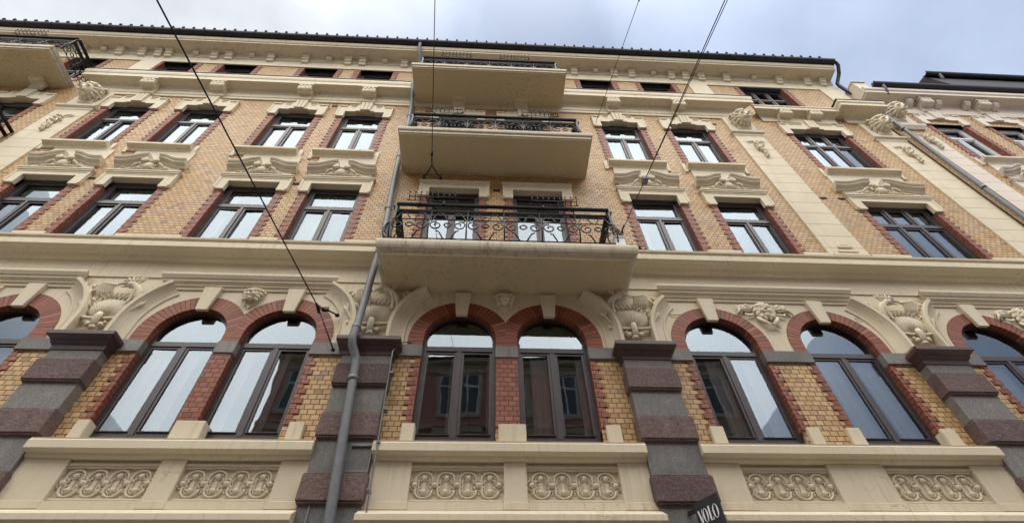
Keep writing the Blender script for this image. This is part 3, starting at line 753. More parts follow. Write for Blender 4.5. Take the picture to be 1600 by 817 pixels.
# ---- first floor: arched windows
quoin_cache = {}
cur = {0: [(-1, -.25), (.02, .45)], 1: [(-.95, -.55), (.05, .36)], 2: [(-.98, -.84), (-.22, -.08), (.08, .16), (.78, .98)], 3: [(-.62, -.06), (.66, .97)], 4: [(-.5, -.1), (.12, .30), (.5, .98)], 5: [(-.95, -.72), (-.62, -.05), (.10, .28), (.38, .98)], 6: [(-1, 1)], 7: [(-1, 1)], 8: [(-1, .2)], 9: [(-1, 1)]}
for i, (c, h) in enumerate(arches):
    arched_window(B, c, 5.90, h, 7.42, ZC, y=.082, curtain=cur.get(i, []), seed=i)
    # ring of red brick with its jamb below the spring line
    m = MB(); n = 44; a0 = 0
    lim = [None, None]
    for cc, hh in arches:
        if cc != c and abs(cc-c) < 2*RO:
            if cc > c: lim[1] = (c+cc)/2-c
            else: lim[0] = (c+cc)/2-c
    def clampx(x):
        if lim[1] is not None: x = min(x, lim[1])
        if lim[0] is not None: x = max(x, lim[0])
        return x
    def pt(r, t, y): return (clampx(r*math.cos(t)), y, r*math.sin(t))
    rm = .66
    for k in range(n):
        t0, t1 = PI*k/n, PI*(k+1)/n
        m.poly([pt(h, t0, -.014), pt(RO, t0, -.014), pt(RO, t1, -.014), pt(h, t1, -.014)], 0, False, [(0.2, t0*rm), (.2+RO-h, t0*rm), (.2+RO-h, t1*rm), (.2, t1*rm)])
        m.poly([pt(h, t0, -.014), pt(h, t1, -.014), pt(h, t1, .075), pt(h, t0, .075)], 0, True, [(.2, t0*rm), (.2, t1*rm), (.29, t1*rm), (.29, t0*rm)])
        m.poly([pt(h, t0, .075), pt(h-.015, t0, .076), pt(h-.015, t1, .076), pt(h, t1, .075)], 0, False, [(.29, t0*rm), (.3, t0*rm), (.3, t1*rm), (.29, t1*rm)])
        m.poly([pt(h-.015, t0, .076), pt(h-.015, t1, .076), pt(h-.015, t1, .3), pt(h-.015, t0, .3)], 0, True, [(.3, t0*rm), (.3, t1*rm), (.5, t1*rm), (.5, t0*rm)])
        m.poly([pt(RO, t0, -.014), pt(RO, t0, .0), pt(RO, t1, .0), pt(RO, t1, -.014)], 0, True, [(.2, t0*rm), (.2, t0*rm), (.2, t1*rm), (.2, t1*rm)])
    for s in (-1, 1):
        xa, xb = clampx(s*h), clampx(s*RO)
        zz = 7.41-ZC
        m.poly([(xa, -.014, zz), (xb, -.014, zz), (xb, -.014, 0), (xa, -.014, 0)], 0, False, [(.2, zz+.06), (.4, zz+.06), (.4, .06), (.2, .06)])
        m.poly([(xa, -.014, zz), (xa, .3, zz), (xa, .3, 0), (xa, -.014, 0)], 0, False, [(.2, zz+.06), (.5, zz+.06), (.5, .06), (.2, .06)])
    ring = m.build('brick_arch', M['ring'], B, (c, 0, ZC), recalc=False)
    ks = MB()
    ks.hexa([(-.085, -.06, 7.985-ZC), (.085, -.06, 7.985-ZC), (.08, .0, 7.995-ZC), (-.08, .0, 7.995-ZC), (-.13, -.075, 8.46-ZC), (.13, -.075, 8.46-ZC), (.13, .0, 8.46-ZC), (-.13, .0, 8.46-ZC)])
    bevel(ks.build('keystone', M['cream'], ring), .006, 1)
    key = round(h, 3)
    if key not in quoin_cache: quoin_cache[key] = quoin_mesh(h, 6.10, 7.22, .30, .13, .075)
    put_quoins(quoin_cache[key], B, c)
for (xa, xb) in ((-3.70, -3.446), (.155, .460)):      # red brick mullions of the paired arches
    m = MB(); m.box(xa+.004, xb-.004, -.0175, .28, 6.10, 7.22); m.build('brick_mullion', M['red'], B)
imposts = [(-5.05, -4.695), (-3.712, -3.436), (-2.425, -1.9), (-1.28, -.88), (.147, .468), (1.475, 1.94), (2.56, 2.98), (4.058, 4.775), (5.865, 6.3), (-7.61, -7.29), (-6.31, -5.67), (6.92, 7.375), (8.465, 9.105)]
for xa, xb in imposts:
    m = MB(); m.box(xa, xb, -.035, .28, 7.20, 7.41); bevel(m.build('impost', M['grey'], B), .006, 1)
blocks = [(-4.80, -4.65), (-3.635, -3.345), (-2.335, -2.15), (-.99, -.83), (.222, .502), (1.53, 1.715), (2.845, 3.02), (4.105, 4.265), (4.62, 4.80), (5.874, 6.06), (-7.58, -7.31), (-6.30, -6.14), (7.2, 7.37), (8.46, 8.62), (8.95, 9.1)]
for i, (xa, xb) in enumerate(blocks):
    m = MB(); o = (xa, xb, 5.861, 6.128)
    if xb-xa > .22: xa, xb = xa-.03, xb+.03
    m.box(xa, xb, -.055, .28, 5.861, 6.128); bevel(m.build('sill_block', M['cream'], B), .008, 1)
# bays of the balustrade band
bays = [(-5.03, -1.92), (-1.25, 1.92), (2.58, 6.28), (6.94, 10.25), (-8.77, -5.69), (-12.57, -9.43)]
dados = {0: [(-5.03, -4.53), (-3.55, -3.28), (-2.25, -1.92)], 1: [(-1.25, -.79), (.25, .51), (1.57, 1.92)], 2: [(2.58, 3.02), (4.07, 4.755), (5.84, 6.28)], 3: [(6.94, 7.4), (8.45, 9.12), (9.9, 10.25)], 4: [(-8.77, -8.4), (-7.60, -7.29), (-6.25, -5.69)], 5: [(-12.57, -12.2), (-11.1, -10.8), (-9.8, -9.43)]}
sill_prof = neg([(0, 5.60), (.10, 5.602), (.125, 5.625), (.135, 5.65), (.19, 5.662), (.215, 5.668), (.215, 5.762), (.195, 5.785), (.20, 5.80), (.14, 5.835), (.05, 5.862), (-.28, 5.875), (-.28, 5.60)])
base_prof = neg([(0, 4.72), (.14, 4.74), (.16, 4.80), (.25, 4.84), (.285, 4.865), (.285, 4.925), (.26, 4.94), (.13, 5.03), (0, 5.04)])
ledge_prof = neg([(0, 5.04), (.118, 5.041), (.118, 5.128), (.10, 5.135), (.03, 5.165), (0, 5.166)])
pcache = {}
for bi, (xa, xb) in enumerate(bays):
    m = MB(); m.extrude_x(sill_prof, xa, xb, n=6); m.build('sill_band', M['cream'], B)
    m = MB(); m.extrude_x(base_prof, xa-.02, xb+.02, n=6); m.build('cornice', M['cream'], B)
    ds = dados[bi]
    for (a, b) in ds:
        m = MB(); m.box(a, b, -.10, 0, 5.13, 5.599); m.box(a-.012, b+.012, -.122, 0, 5.042, 5.129); bevel(m.build('dado', M['cream'], B), .005, 1)
    for (a, b), (c, d) in zip(ds, ds[1:]):
        m = MB(); m.extrude_x(ledge_prof, b+.013, c-.013); m.box(b, c, -.05, 0, 5.565, 5.599); m.box(b, c, -.03, 0, 5.525, 5.564); m.build('panel_ledge', M['cream'], B)
        wd = round(c-b, 2)
        if wd not in pcache: pcache[wd] = relief_panel_mesh(c-b, [M['relief'], M['cream']])
        inst('relief_panel', pcache[wd], B, (b, -.038, 5.172))
# granite piers
for px in piers:
    m = MB(); m.box(-.33, .33, -.15, .02, 0, 7.19)
    p = m.build('pier', M['grey'], B, (px, 0, 0))
    for (za, zb) in ((6.60, 6.91), (5.862, 6.168), (5.10, 5.395), (4.32, 4.63), (3.5, 3.82), (2.7, 3.0)):
        m = MB(); m.box(-.355, .355, -.20, .01, za, zb)
        m.box(-.345, .345, -.187, .01, za-.022, za-.001); m.box(-.345, .345, -.187, .01, zb+.001, zb+.02)
        bevel(m.build('pier_block', M['purple'], p), .012, 2)
    m = MB()
    rows = [(.33, .15, 7.09), (.345, .165, 7.10), (.35, .17, 7.16), (.375, .21, 7.19), (.385, .22, 7.225), (.42, .285, 7.25), (.432, .30, 7.262), (.432, .30, 7.315), (.425, .295, 7.325), (.36, .18, 7.40)]
    m.loft([[(-x, .01, z), (-x, -q, z), (x, -q, z), (x, .01, z)] for x, q, z in rows])
    m.build('pier_cap', M['cap'], p)
# string courses and hood mouldings
sprof = neg([(0, 8.44), (.025, 8.442), (.03, 8.485), (.055, 8.50), (.06, 8.525), (.10, 8.56), (.105, 8.595), (.125, 8.605), (.15, 8.65), (.155, 8.66), (.155, 8.70), (.02, 8.725), (0, 8.73)])
for xa, xb in ((-8.55, -6.25), (-4.95, -2.43), (2.85, 5.95), (7.33, 10.0), (-12.3, -9.95)):
    m = MB(); rows = []
    for x, s in ((xa, -1), (xb, 1)):
        rows.append([(x+s*(-y)*.6*(0 if False else 1), y, z) for y, z in sprof])
    m.loft(rows); m.build('string_course', M['cream'], B)
for xa, xb in ((-6.25, -4.95), (-2.43, 2.85), (5.95, 7.33)):
    m = MB(); m.box(xa, xb, -.022, 0, 8.705, 8.728); m.build('string_fillet', M['cream'], B)
hoods = [(-4.20, PI-.16, PI-.93), (-2.933, 0, 1.03), (-.365, PI-.16, PI-.96), (.97, -.16, .96), (3.52, PI-.12, PI-.82), (5.32, -.12, .90), (-6.80, -.16, .98), (7.92, PI-.12, PI-.90), (-8.10, PI-.16, PI-.9), (9.6, -.16, .9)]
hp = [(.86, 0), (.862, .022), (.885, .024), (.892, .012), (.93, .022), (.975, .045), (1.015, .08), (1.04, .115), (1.048, .14), (1.095, .145), (1.10, .13), (1.10, 0)]
hp = [(.80+(r-.86)*1.04, p) for r, p in hp]
for c, a0, a1 in hoods:
    m = MB(); rows = []; n = 18
    a0 = PI if a0 > 1.5 else 0
    rows.append([(c+r*math.cos(a0), -p, 7.402) for r, p in hp])
    for k in range(n+1):
        t = a0+(a1-a0)*k/n
        rows.append([(c+r*math.cos(t), -p, 7.69+r*math.sin(t)) for r, p in hp])
    m.loft(rows)
    m.build('hood_moulding', M['cream'], B)
em = eagle_mesh(M['relief'])
for i, (px, s) in enumerate(((-5.50, 1), (-1.67, 1), (2.22, -1), (6.66, -1))):
    inst('eagle_relief', em, B, (px, 0, 7.55), (s*.98, .82, 1.0))
fm_ = face_mask_mesh(M['relief']); lm_ = face_mask_mesh(M['relief'], True)
for x, z, me in ((-3.56, 8.30, fm_), (.29, 8.32, fm_), (-7.45, 8.30, fm_)): inst('face_mask', me, B, (x, 0, z))
for x, z in ((4.42, 8.22), (8.75, 8.22)): inst('lion_mask', lm_, B, (x, 0, z), (1.2, .75, 1.1))
# main cornice over the arches
cprof = neg([(0, 9.10), (.03, 9.105), (.06, 9.12), (.10, 9.165), (.18, 9.195), (.245, 9.205), (.262, 9.212), (.262, 9.335), (.235, 9.345), (.23, 9.375), (.275, 9.395), (.28, 9.43), (.10, 9.50), (.05, 9.52), (.05, 9.715), (0, 9.72)])
m = MB(); m.extrude_x(cprof, XL, XR-.3, n=20); m.build('cornice', M['cream'], B)
for a, b in ((-8.12, -7.58), (-6.42, -5.31), (-4.15, -3.675), (-2.515, -1.75), (2.3, 2.84), (4.02, 4.64), (5.82, 6.3), (7.12, 7.88), (9.47, 10.2)):
    m = MB(); m.box(a, b, -.04, 0, 9.722, 9.80); m.build('cornice_block', M['cream'], B)

# ---- second, third and attic floors
lint2 = lintel_mesh(.52, .295, .53, 'plain', M['cream']); lint2w = lintel_mesh(.75, .295, .53, 'plain', M['cream'])
lint3 = lintel_mesh(.505, .28, .72, 'rich', M['cream']); lint3w = lintel_mesh(.73, .28, .72, 'rich', M['cream'])
peds = [pediment_mesh(.52, M['relief'], i) for i in range(3)]; pedw = pediment_mesh(.75, M['relief'], 9)
sill3 = sill_mesh(.505, M['cream']); sill3w = sill_mesh(.73, M['cream'])
q2 = quoin_mesh(.52, 9.722, 11.335, .3, .165, .115); q2d = quoin_mesh(.52, 8.9, 11.335, .3, .165, .115); q2w = quoin_mesh(.75, 9.722, 11.335, .3, .165, .115)
q3 = quoin_mesh(.505, 12.965, 14.935, .3, .165, .115); q3w = quoin_mesh(.73, 12.965, 14.935, .3, .165, .115)
q4 = quoin_mesh(.495, 16.6, 18.34, .3, .165, .115); q4w = quoin_mesh(.70, 16.6, 18.34, .3, .165, .115)
cons = console_mesh(M['cream'])
cset = [0, 3, 1, 2, 1, 1, 3, 1, 1, 2, 2]
for i, (c, h) in enumerate(row2):
    wide = h > .6; door = i in doors2
    z0 = 8.95 if door else 9.715
    window_objs(B, c, z0, 2*h+.02, 11.66-z0, 10.90-z0, y=.09, lights=3 if wide else 2, curtain=0 if door else cset[i], seed=20+i, name='balcony_door' if door else 'window')
    inst('lintel', lint2w if wide else lint2, B, (c, 0, 11.335))
    put_quoins(q2w if wide else (q2d if door else q2), B, c)
    if not door: inst('pediment', pedw if wide else peds[i % 3], B, (c-.02, 0, 11.867))
for i, (c, h) in enumerate(row3):
    wide = h > .6; door = i in doors3
    z0 = 12.45 if door else 12.955
    window_objs(B, c, z0, 2*h+.02, 15.245-z0, 14.47-z0, y=.09, lights=3 if wide else 2, curtain=(1, 0, 3, 1, 1, 0, 0, 2, 1, 3)[i], seed=40+i, name='balcony_door' if door else 'window')
    inst('lintel', lint3w if wide else lint3, B, (c, 0, 14.935))
    put_quoins(q3w if wide else q3, B, c)
    if not door: inst('window_sill', sill3w if wide else sill3, B, (c, 0, 12.975))
    if not wide: inst('console_bracket', cons, B, (c-.03, -.045, 16.20))
for i, (c, h) in enumerate(row4):
    wide = h > .6
    window_objs(B, c, 16.80, 2*h+.02, 1.58, .82, y=.13, lights=3 if wide else 2, curtain=0, seed=60+i, name='attic_window')
    put_quoins(q4w if wide else q4, B, c)
# cornice under the attic
aprof = neg([(0, 15.78), (.035, 15.782), (.035, 15.90), (.05, 15.91), (.05, 16.10), (.065, 16.11), (.07, 16.17), (.10, 16.20), (.12, 16.235), (.27, 16.25), (.335, 16.262), (.335, 16.42), (.35, 16.44), (.365, 16.50), (.365, 16.60), (.33, 16.635), (0, 16.70)])
m = MB(); rows = [[(x+(s*-y if s else 0), y, z) for y, z in aprof] for x, s in ((-10.45, -1), (7.0, 1))]
m.loft(rows); m.build('attic_cornice', M['cream'], B)
m = MB(); m.box(-10.8, 7.33, -.372, -.02, 16.637, 16.66); m.build('cornice_flashing', M['gutter'], B)
# broad sill under the triple attic window, on two scroll brackets
wprof = neg([(0, 15.72), (.03, 15.73), (.04, 15.95), (.10, 16.0), (.22, 16.03), (.26, 16.045), (.26, 16.17), (.28, 16.19), (.28, 16.24), (0, 16.30)])
m = MB(); m.loft([[(x+s*-y*.8, y, z) for y, z in wprof] for x, s in ((7.52, -1), (9.62, 1))]); m.build('window_sill', M['cream'], B)
for x in (8.12, 8.98): inst('console_bracket', cons, B, (x, -.03, 15.98), (.95, .9, .9))
# frieze and eaves cornice
fprof = neg([(0, 18.36), (.03, 18.362), (.03, 18.78), (.06, 18.80), (.08, 18.88), (.10, 18.96), (.12, 18.995), (.47, 19.0), (.47, 19.07), (.50, 19.09), (.525, 19.15), (.525, 19.27), (.45, 19.30), (0, 19.32)])
m = MB(); m.extrude_x(fprof, XL, XR, n=24); m.build('eaves_cornice', M['cream'], B)
mod = modillion_mesh(M['cream']); smod = small_modillion_mesh(M['cream'])
for x in (-12.4, -11.3, -10.64, -10.16, -9.86, -8.5, -8.06, -6.81, -5.76, -4.46, -4.02, -2.73, -1.7, -.4, .3, 1.6, 2.59, 3.87, 4.44, 5.73, 6.18, 6.70, 7.52, 9.26, 10.2, 10.72): inst('modillion', mod, B, (x, -.03, 18.99), (.9, .78, .82))
for x in (-11.8, -9.07, -7.4, -5.06, -3.34, -1.0, .95, 3.28, 5.15, 8.45): inst('modillion', smod, B, (x, -.085, 18.97), (.85, .7, .7))
# gutter with joints and hooks
m = MB()
gp = [(-.60+.105*math.cos(t), 19.37+.105*math.sin(t)) for t in [PI+PI*k/8 for k in range(9)]]
gp2 = [(-.60+.090*math.cos(t), 19.37+.090*math.sin(t)) for t in [2*PI-PI*k/8 for k in range(9)]]
m.extrude_x(gp+gp2, XL, XR+.06, n=10)
for k in range(int((XR-XL-.4)/.75)):
    x = XL+.4+k*.75
    m.extrude_x([(-.60+.115*math.cos(t), 19.37+.115*math.sin(t)) for t in [PI+PI*j/8 for j in range(9)]], x-.012, x+.012)
m.build('gutter', M['gutter'], B)
# corner pilasters with lion heads
lion = lion_mesh(M['relief']); drop = drop_mesh(M['relief'])
for (cx, hwid) in ((-10.15, .40), (6.70, .385), (10.58, .39)):
    m = MB(); z = 9.722
    edges = [9.722, 9.98]
    zz = 10.35
    while zz < 14.75: edges.append(zz); zz += .40
    edges.append(14.80)
    for a, b in zip(edges, edges[1:]):
        m.box(-hwid, hwid, -.034, .0, a+.006, b-.006)
    m.box(-hwid+.004, hwid-.004, -.024, .0, 9.722, 14.8)
    p = m.build('pilaster', M['cream'], B, (cx, 0, 0))
    c = MB()
    c.loft([[(-x, 0, z), (-x, -q, z), (x, -q, z), (x, 0, z)] for x, q, z in ((hwid, .035, 14.70), (hwid+.02, .05, 14.72), (hwid+.03, .06, 14.78), (hwid+.06, .11, 14.82), (hwid+.06, .12, 14.88), (hwid+.03, .09, 14.90), (hwid-.02, .05, 14.96), (hwid-.02, 0.05, 15.75), (hwid-.02, .0, 15.76))])
    c.build('pilaster_cap', M['cream'], p)
    o = inst('lion_head', lion, p, (.03, -.03, 15.47), (1.05, 1, 1.08))
    inst('fruit_drop', drop, p, (.02, -.034, 14.32), (1.1, 1, 1.15))
    if cx > 0:
        t = MB()
        tri = [(-.09, 10.03), (.09, 10.03), (0, 10.17)]
        t.poly([(x, -.065, z) for x, z in tri])
        for i in range(3):
            a, b = tri[i], tri[(i+1) % 3]; t.poly([(a[0], -.065, a[1]), (b[0], -.065, b[1]), (b[0], -.03, b[1]), (a[0], -.03, a[1])])
        t.box(-.14, .14, -.07, -.03, 9.965, 10.005); t.box(-.19, .19, -.07, -.03, 9.83, 9.88); t.box(-hwid+.06, hwid-.06, -.07, -.03, 9.723, 9.775)
        t.build('pilaster_foot', M['cream'], p)
# block of cornice over the corner pilaster
m = MB(); m.loft([[(9.98-q*.55, 0, z), (9.98-q*.55, -q, z), (XR, -q, z), (XR, 0, z)] for q, z in ((.05, 15.80), (.06, 16.0), (.12, 16.05), (.36, 16.08), (.44, 16.10), (.44, 16.24), (.47, 16.27), (.47, 16.36), (.42, 16.40), (.0, 16.5))]); m.build('attic_cornice', M['cream'], B)
m = MB(); m.box(9.70, XR, -.478, -.02, 16.40, 16.42); m.build('cornice_flashing', M['gutter'], B)
m = MB(); m.box(10.42, XR-.002, -.04, 0, 16.5, 18.36); m.build('pilaster', M['cream'], B)
m = MB(); m.box(6.15, 6.75, -.03, 0, 16.7, 18.36); m.build('pilaster', M['cream'], B)
m = MB(); m.box(-10.45, -9.85, -.03, 0, 16.7, 18.36); m.build('pilaster', M['cream'], B)
# vents in the masonry
for x, z in ((-3.92, 11.66), (-4.11, 15.6), (7.23, 11.78), (7.63, 11.78), (6.97, 15.45), (6.02, 15.42), (-7.93, 11.62), (.16, 11.66), (-4.98, 8.15), (-.88, 8.13), (1.45, 8.12), (2.97, 8.11), (5.98, 8.11), (-6.03, 8.13)):
    m = MB(); big = z > 9; w_ = .07 if big else .085
    m.box(-w_, w_, -.006, .02, -.028, .028); m.box(-w_-.008, w_+.008, -.012, .0, .028, .036)
    m.build('air_vent', M['dark'] if big else M['soffit'], B, (x, 0, z))
# ---- balconies
R_B1 = [(-.02, 8.545), (0, 8.55), (.0, 8.575), (.03, 8.585), (.06, 8.61), (.08, 8.65), (.09, 8.70), (.088, 8.75), (.072, 8.80), (.04, 8.83), (.0, 8.84)]
m = MB(); stack_slab(m, -1.60, 2.24, .78, R_B1); b1 = m.build('balcony', M['edge'], B)
u = MB(); stack_slab(u, -1.585, 2.20, .765, [(-.02, 8.515), (0, 8.52), (0, 8.543)]); u.build('balcony_soffit', M['soffit'], b1)
inst('railing', railing_mesh(-1.54, 2.06, .76, 8.84, 1.02, .13), b1)
m = MB(); stack_slab(m, -1.865, 2.10, .93, [(0, 12.30), (.0, 12.37), (.03, 12.39), (.04, 12.42), (.04, 12.49), (.03, 12.505), (0, 12.51)]); b2 = m.build('balcony', M['edge'], B)
u = MB(); stack_slab(u, -1.84, 2.07, .905, [(-.05, 12.262), (0, 12.265), (0, 12.299)]); u.build('balcony_soffit', M['soffit'], b2)
inst('railing', railing_mesh(-1.70, 1.90, .86, 12.51, .80, .05), b2)
m = MB(); stack_slab(m, -2.06, 1.93, 1.0, [(0, 16.0), (0, 16.07), (.03, 16.09), (.035, 16.19), (.02, 16.205), (0, 16.21)]); b3 = m.build('balcony', M['edge'], B)
u = MB(); stack_slab(u, -2.03, 1.90, .97, [(-.05, 15.962), (0, 15.965), (0, 15.999)]); u.build('balcony_soffit', M['soffit'], b3)
inst('railing', railing_mesh(-1.90, 1.74, .88, 16.21, .85, .03), b3)
m = MB(); stack_slab(m, -15.2, -11.16, 1.0, [(0, 16.1), (0, 16.17), (.03, 16.19), (.035, 16.29), (.02, 16.305), (0, 16.31)]); b4 = m.build('balcony', M['edge'], B)
u = MB(); stack_slab(u, -15.1, -11.18, .97, [(-.05, 16.062), (0, 16.065), (0, 16.099)]); u.build('balcony_soffit', M['soffit'], b4)
inst('railing', railing_mesh(-15.0, -11.02, .96, 16.31, .72, .03), b4)
m = MB(); stack_slab(m, -15.2, -11.0, .93, [(0, 12.30), (.0, 12.37), (.03, 12.39), (.04, 12.42), (.04, 12.49), (.03, 12.505), (0, 12.51)]); b5 = m.build('balcony', M['edge'], B)
inst('railing', railing_mesh(-15.0, -10.72, .86, 12.51, .93, .05), b5)
# downpipe on the left of the balconies
m = MB()
m.tube([(-2.27, -.60, 19.28), (-2.27, -.58, 19.12), (-2.24, -.3, 18.70), (-2.22, -.12, 18.45), (-2.17, -.115, 16.85)], .05, 10)
m.tube([(-2.14, -.42, 16.66), (-2.13, -.40, 16.3), (-2.12, -.2, 15.95), (-2.10, -.11, 15.7), (-2.03, -.11, 14.4), (-2.0, -.11, 12.7), (-1.93, -.11, 11.3), (-1.84, -.12, 9.85), (-1.80, -.2, 9.62), (-1.765, -.35, 9.42), (-1.755, -.36, 9.1), (-1.77, -.33, 8.75), (-1.772, -.33, 7.5), (-1.775, -.37, 7.22), (-1.76, -.35, 7.10), (-1.70, -.265, 6.98), (-1.675, -.255, 6.86), (-1.57, -.255, 5.5), (-1.515, -.255, 4.85), (-1.4, -.255, 3.0), (-1.4, -.255, .1)], .056, 12)
for x, y, z in ((-2.06, -.11, 14.9), (-2.0, -.11, 12.75), (-1.9, -.11, 10.7), (-1.757, -.358, 9.06), (-1.773, -.335, 7.42), (-1.66, -.255, 6.62), (-1.50, -.255, 4.6)):
    m.tube([(x-.003, y, z+.03), (x+.003, y, z-.03)], .066, 12); m.box(x-.012, x+.012, y, -.0 if z > 7.4 else -.15, z-.012, z+.012)
m.build('downpipe', M['zinc'], B)
m = MB(); m.tube([(-1.05, -.02, 7.46), (-1.16, -.05, 7.43), (-1.22, -.1, 7.3), (-1.235, -.24, 7.1), (-1.235, -.225, 6.95), (-1.20, -.225, 5.9), (-1.185, -.23, 5.5), (-1.165, -.23, 4.86), (-1.15, -.23, 3.4)], .010, 6)
for z in (6.75, 6.2, 5.76, 5.2): m.box(-1.235 if z > 6.5 else -1.21, -1.17, -.24, -.15, z-.012, z+.012)
m.build('cable_conduit', M['zinc'], B)
m = MB(); m.tube([(-1.78, -.16, 5.06), (-1.77, -.16, 4.5), (-1.77, -.16, 3.4)], .008, 5); m.build('cable_conduit', M['zinc'], B)
# right hand downpipe from the end of the gutter, over the roof of the neighbour to the boundary
m = MB()
m.tube([(11.12, -.60, 19.36), (11.22, -.585, 19.33), (11.25, -.54, 19.22), (11.24, -.35, 18.98), (11.15, -.12, 18.72), (11.13, -.11, 18.55), (11.2, -.10, 17.9), (11.32, -.1, 17.2)], .055, 10)
m.build('downpipe', M['gutter'], B)
m = MB(); m.tube([(11.10, -.2, 16.05), (11.11, -.19, 15.5), (11.06, -.17, 13), (11.04, -.17, 10.9), (11.02, -.17, 5), (11.02, -.17, .1)], .046, 12)
for z in (15.2, 12.2, 9.5): m.tube([(11.08 if z > 13 else 11.05, -.18, z+.03), (11.08 if z > 13 else 11.05, -.18, z-.03)], .060, 12)
m.build('downpipe', M['zinc'], B)

# ================================================================== NEIGHBOUR on the right
NB = empty('neighbouring_house', (11.2, 0, 0), 'lower house at the right edge with pale window frames and dark mansard roof', 'building')
def nb(o): o.location = (o.location.x-11.2, o.location.y, o.location.z); return o
N0, N1 = 11.14, 24.0
ncent = [12.98, 14.78, 17.2, 19.0, 21.5]
w = MB(); holes = [(c-.5, c+.5, 13.85, 16.05) for c in ncent]+[(c-.5, c+.5, 10.3, 12.4) for c in ncent]+[(c-.5, c+.5, 6.3, 8.4) for c in ncent]
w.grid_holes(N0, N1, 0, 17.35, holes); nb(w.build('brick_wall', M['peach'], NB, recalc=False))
w = MB(); w.box(N0, N1, .4, 9, 0, 17.3); nb(w.build('interior', M['room'], NB))
nl = lintel_mesh(.5, .28, .72, 'rich', M['npink']); ns = sill_mesh(.5, M['npink']); nq = quoin_mesh(.5, 13.86, 15.96, .3, .165, .115); npd = pediment_mesh(.5, M['npink'], 5); nl2 = lintel_mesh(.5, .295, .53, 'plain', M['npink'])
ncon = console_mesh(M['npink']); nmod = small_modillion_mesh(M['npink'])
nq2 = quoin_mesh(.5, 10.3, 12.3, .3, .165, .115)
for i, c in enumerate(ncent):
    nb(window_objs(NB, c, 13.85, 1.02, 2.24, 1.5, y=.12, fm=M['nframe'], lights=2, curtain=2, seed=80+i))
    nb(inst('lintel', nl, NB, (c, 0, 15.96))); nb(inst('window_sill', ns, NB, (c, 0, 13.86))); put_quoins(nq, NB, c, nb)
    nb(inst('console_bracket', ncon, NB, (c, -.045, 17.2)))
    nb(window_objs(NB, c, 10.3, 1.02, 2.2, 1.5, y=.12, fm=M['nframe'], lights=2, curtain=2, seed=90+i))
    nb(inst('lintel', nl2, NB, (c, 0, 12.3))); nb(inst('pediment', npd, NB, (c, 0, 12.835))); put_quoins(nq2, NB, c, nb)
    nb(window_objs(NB, c, 6.3, 1.02, 2.12, 1.5, y=.12, fm=M['nframe'], lights=2, curtain=2, seed=95+i))
    for d in (-.45, .45): nb(inst('modillion', nmod, NB, (c+d, -.06, 17.28), (.9, 1.4, 1.2)))
nprof = neg([(0, 16.72), (.035, 16.722), (.05, 16.85), (.05, 17.1), (.07, 17.2), (.12, 17.28), (.40, 17.30), (.40, 17.42), (.44, 17.46), (.44, 17.60), (.36, 17.64), (0, 17.7)])
m = MB(); m.extrude_x(nprof, N0+.05, N1, n=8); nb(m.build('eaves_cornice', M['npink'], NB))
m = MB(); m.extrude_x([(-.46+.11*math.cos(t), 17.78+.11*math.sin(t)) for t in [PI+PI*k/8 for k in range(9)]]+[(-.46+.09*math.cos(t), 17.78+.09*math.sin(t)) for t in [2*PI-PI*k/8 for k in range(9)]], N0+.42, N1); nb(m.build('gutter', M['gutter'], NB))
m = MB(); m.loft([[(x, y, z) for y, z in [(-.36, 17.66), (-.30, 17.95), (.05, 20.3), (.05, 20.4), (6, 22.0), (9, 17.7)]] for x in (15.3, N1)]); m.loft([[(x, y, z) for y, z in [(-.36, 17.66), (-.30, 17.95), (.1, 18.4), (6, 19.5), (9, 17.7)]] for x in (N0+.3, 15.29)])
nb(m.build('mansard_roof', M['tile'], NB))
m = MB(); m.extrude_x([(-.05+.10*math.cos(t), 20.35+.10*math.sin(t)) for t in [PI+PI*k/8 for k in range(9)]]+[(-.05+.08*math.cos(t), 20.35+.08*math.sin(t)) for t in [2*PI-PI*k/8 for k in range(9)]], 15.2, N1); nb(m.build('gutter', M['gutter'], NB))
for (x, y, z) in ((N0+.62, -.46, 17.80), (15.6, -.05, 20.37)):
    m = MB(); m.tube([(x-.15, y, z-.02), (x-.02, y-.04, z+.03), (x+.10, y-.03, z-.03), (x+.12, y+.02, z-.22), (x+.10, y+.12, z-.5)], .055, 10); nb(m.build('downpipe', M['zinc'], NB))
m = MB(); m.box(N0+.02, N0+.42, -.38, .3, 17.35, 18.1); m.box(N0-.0, N0+.44, -.42, .35, 18.101, 18.15); nb(m.build('fire_wall', M['npink'], NB))
m = MB(); m.loft([[(N0+.3, -.30, 17.66), (N0+.3, .3, 17.66), (N0+.3, .3, 18.3)], [(N0+.35, -.30, 17.66), (N0+.35, .3, 17.66), (N0+.35, .3, 18.3)]]); nb(m.build('roof_flashing', M['gutter'], NB))
m = MB(); edges = [5, 5.5]+[5.9+.4*k for k in range(24)]
for a, b in zip(edges, edges[1:]): m.box(11.34, 12.02, -.04, 0, a+.006, b-.006)
m.box(11.344, 12.016, -.03, 0, 5, 15.1); pl = nb(m.build('pilaster', M['npink'], NB))
m = MB(); m.loft([[(11.68-x, 0, z), (11.68-x, -q, z), (11.68+x, -q, z), (11.68+x, 0, z)] for x, q, z in ((.36, .05, 15.55), (.38, .08, 15.6), (.42, .12, 15.66), (.42, .13, 15.74), (.36, .06, 15.8), (.36, .05, 16.7))]); nb(m.build('pilaster_cap', M['npink'], NB))
nb(inst('lion_head', lion, NB, (11.62, -.05, 16.42), (1.05, 1, 1.1))); nb(inst('fruit_drop', drop, NB, (11.68, -.04, 15.1), (1.1, 1, 1.1)))
m = MB(); m.tube([(11.27, -.1, 16.6), (11.27, -.1, 12), (11.24, -.1, .1)], .035, 8); nb(m.build('drain_pipe', M['brown'], NB))

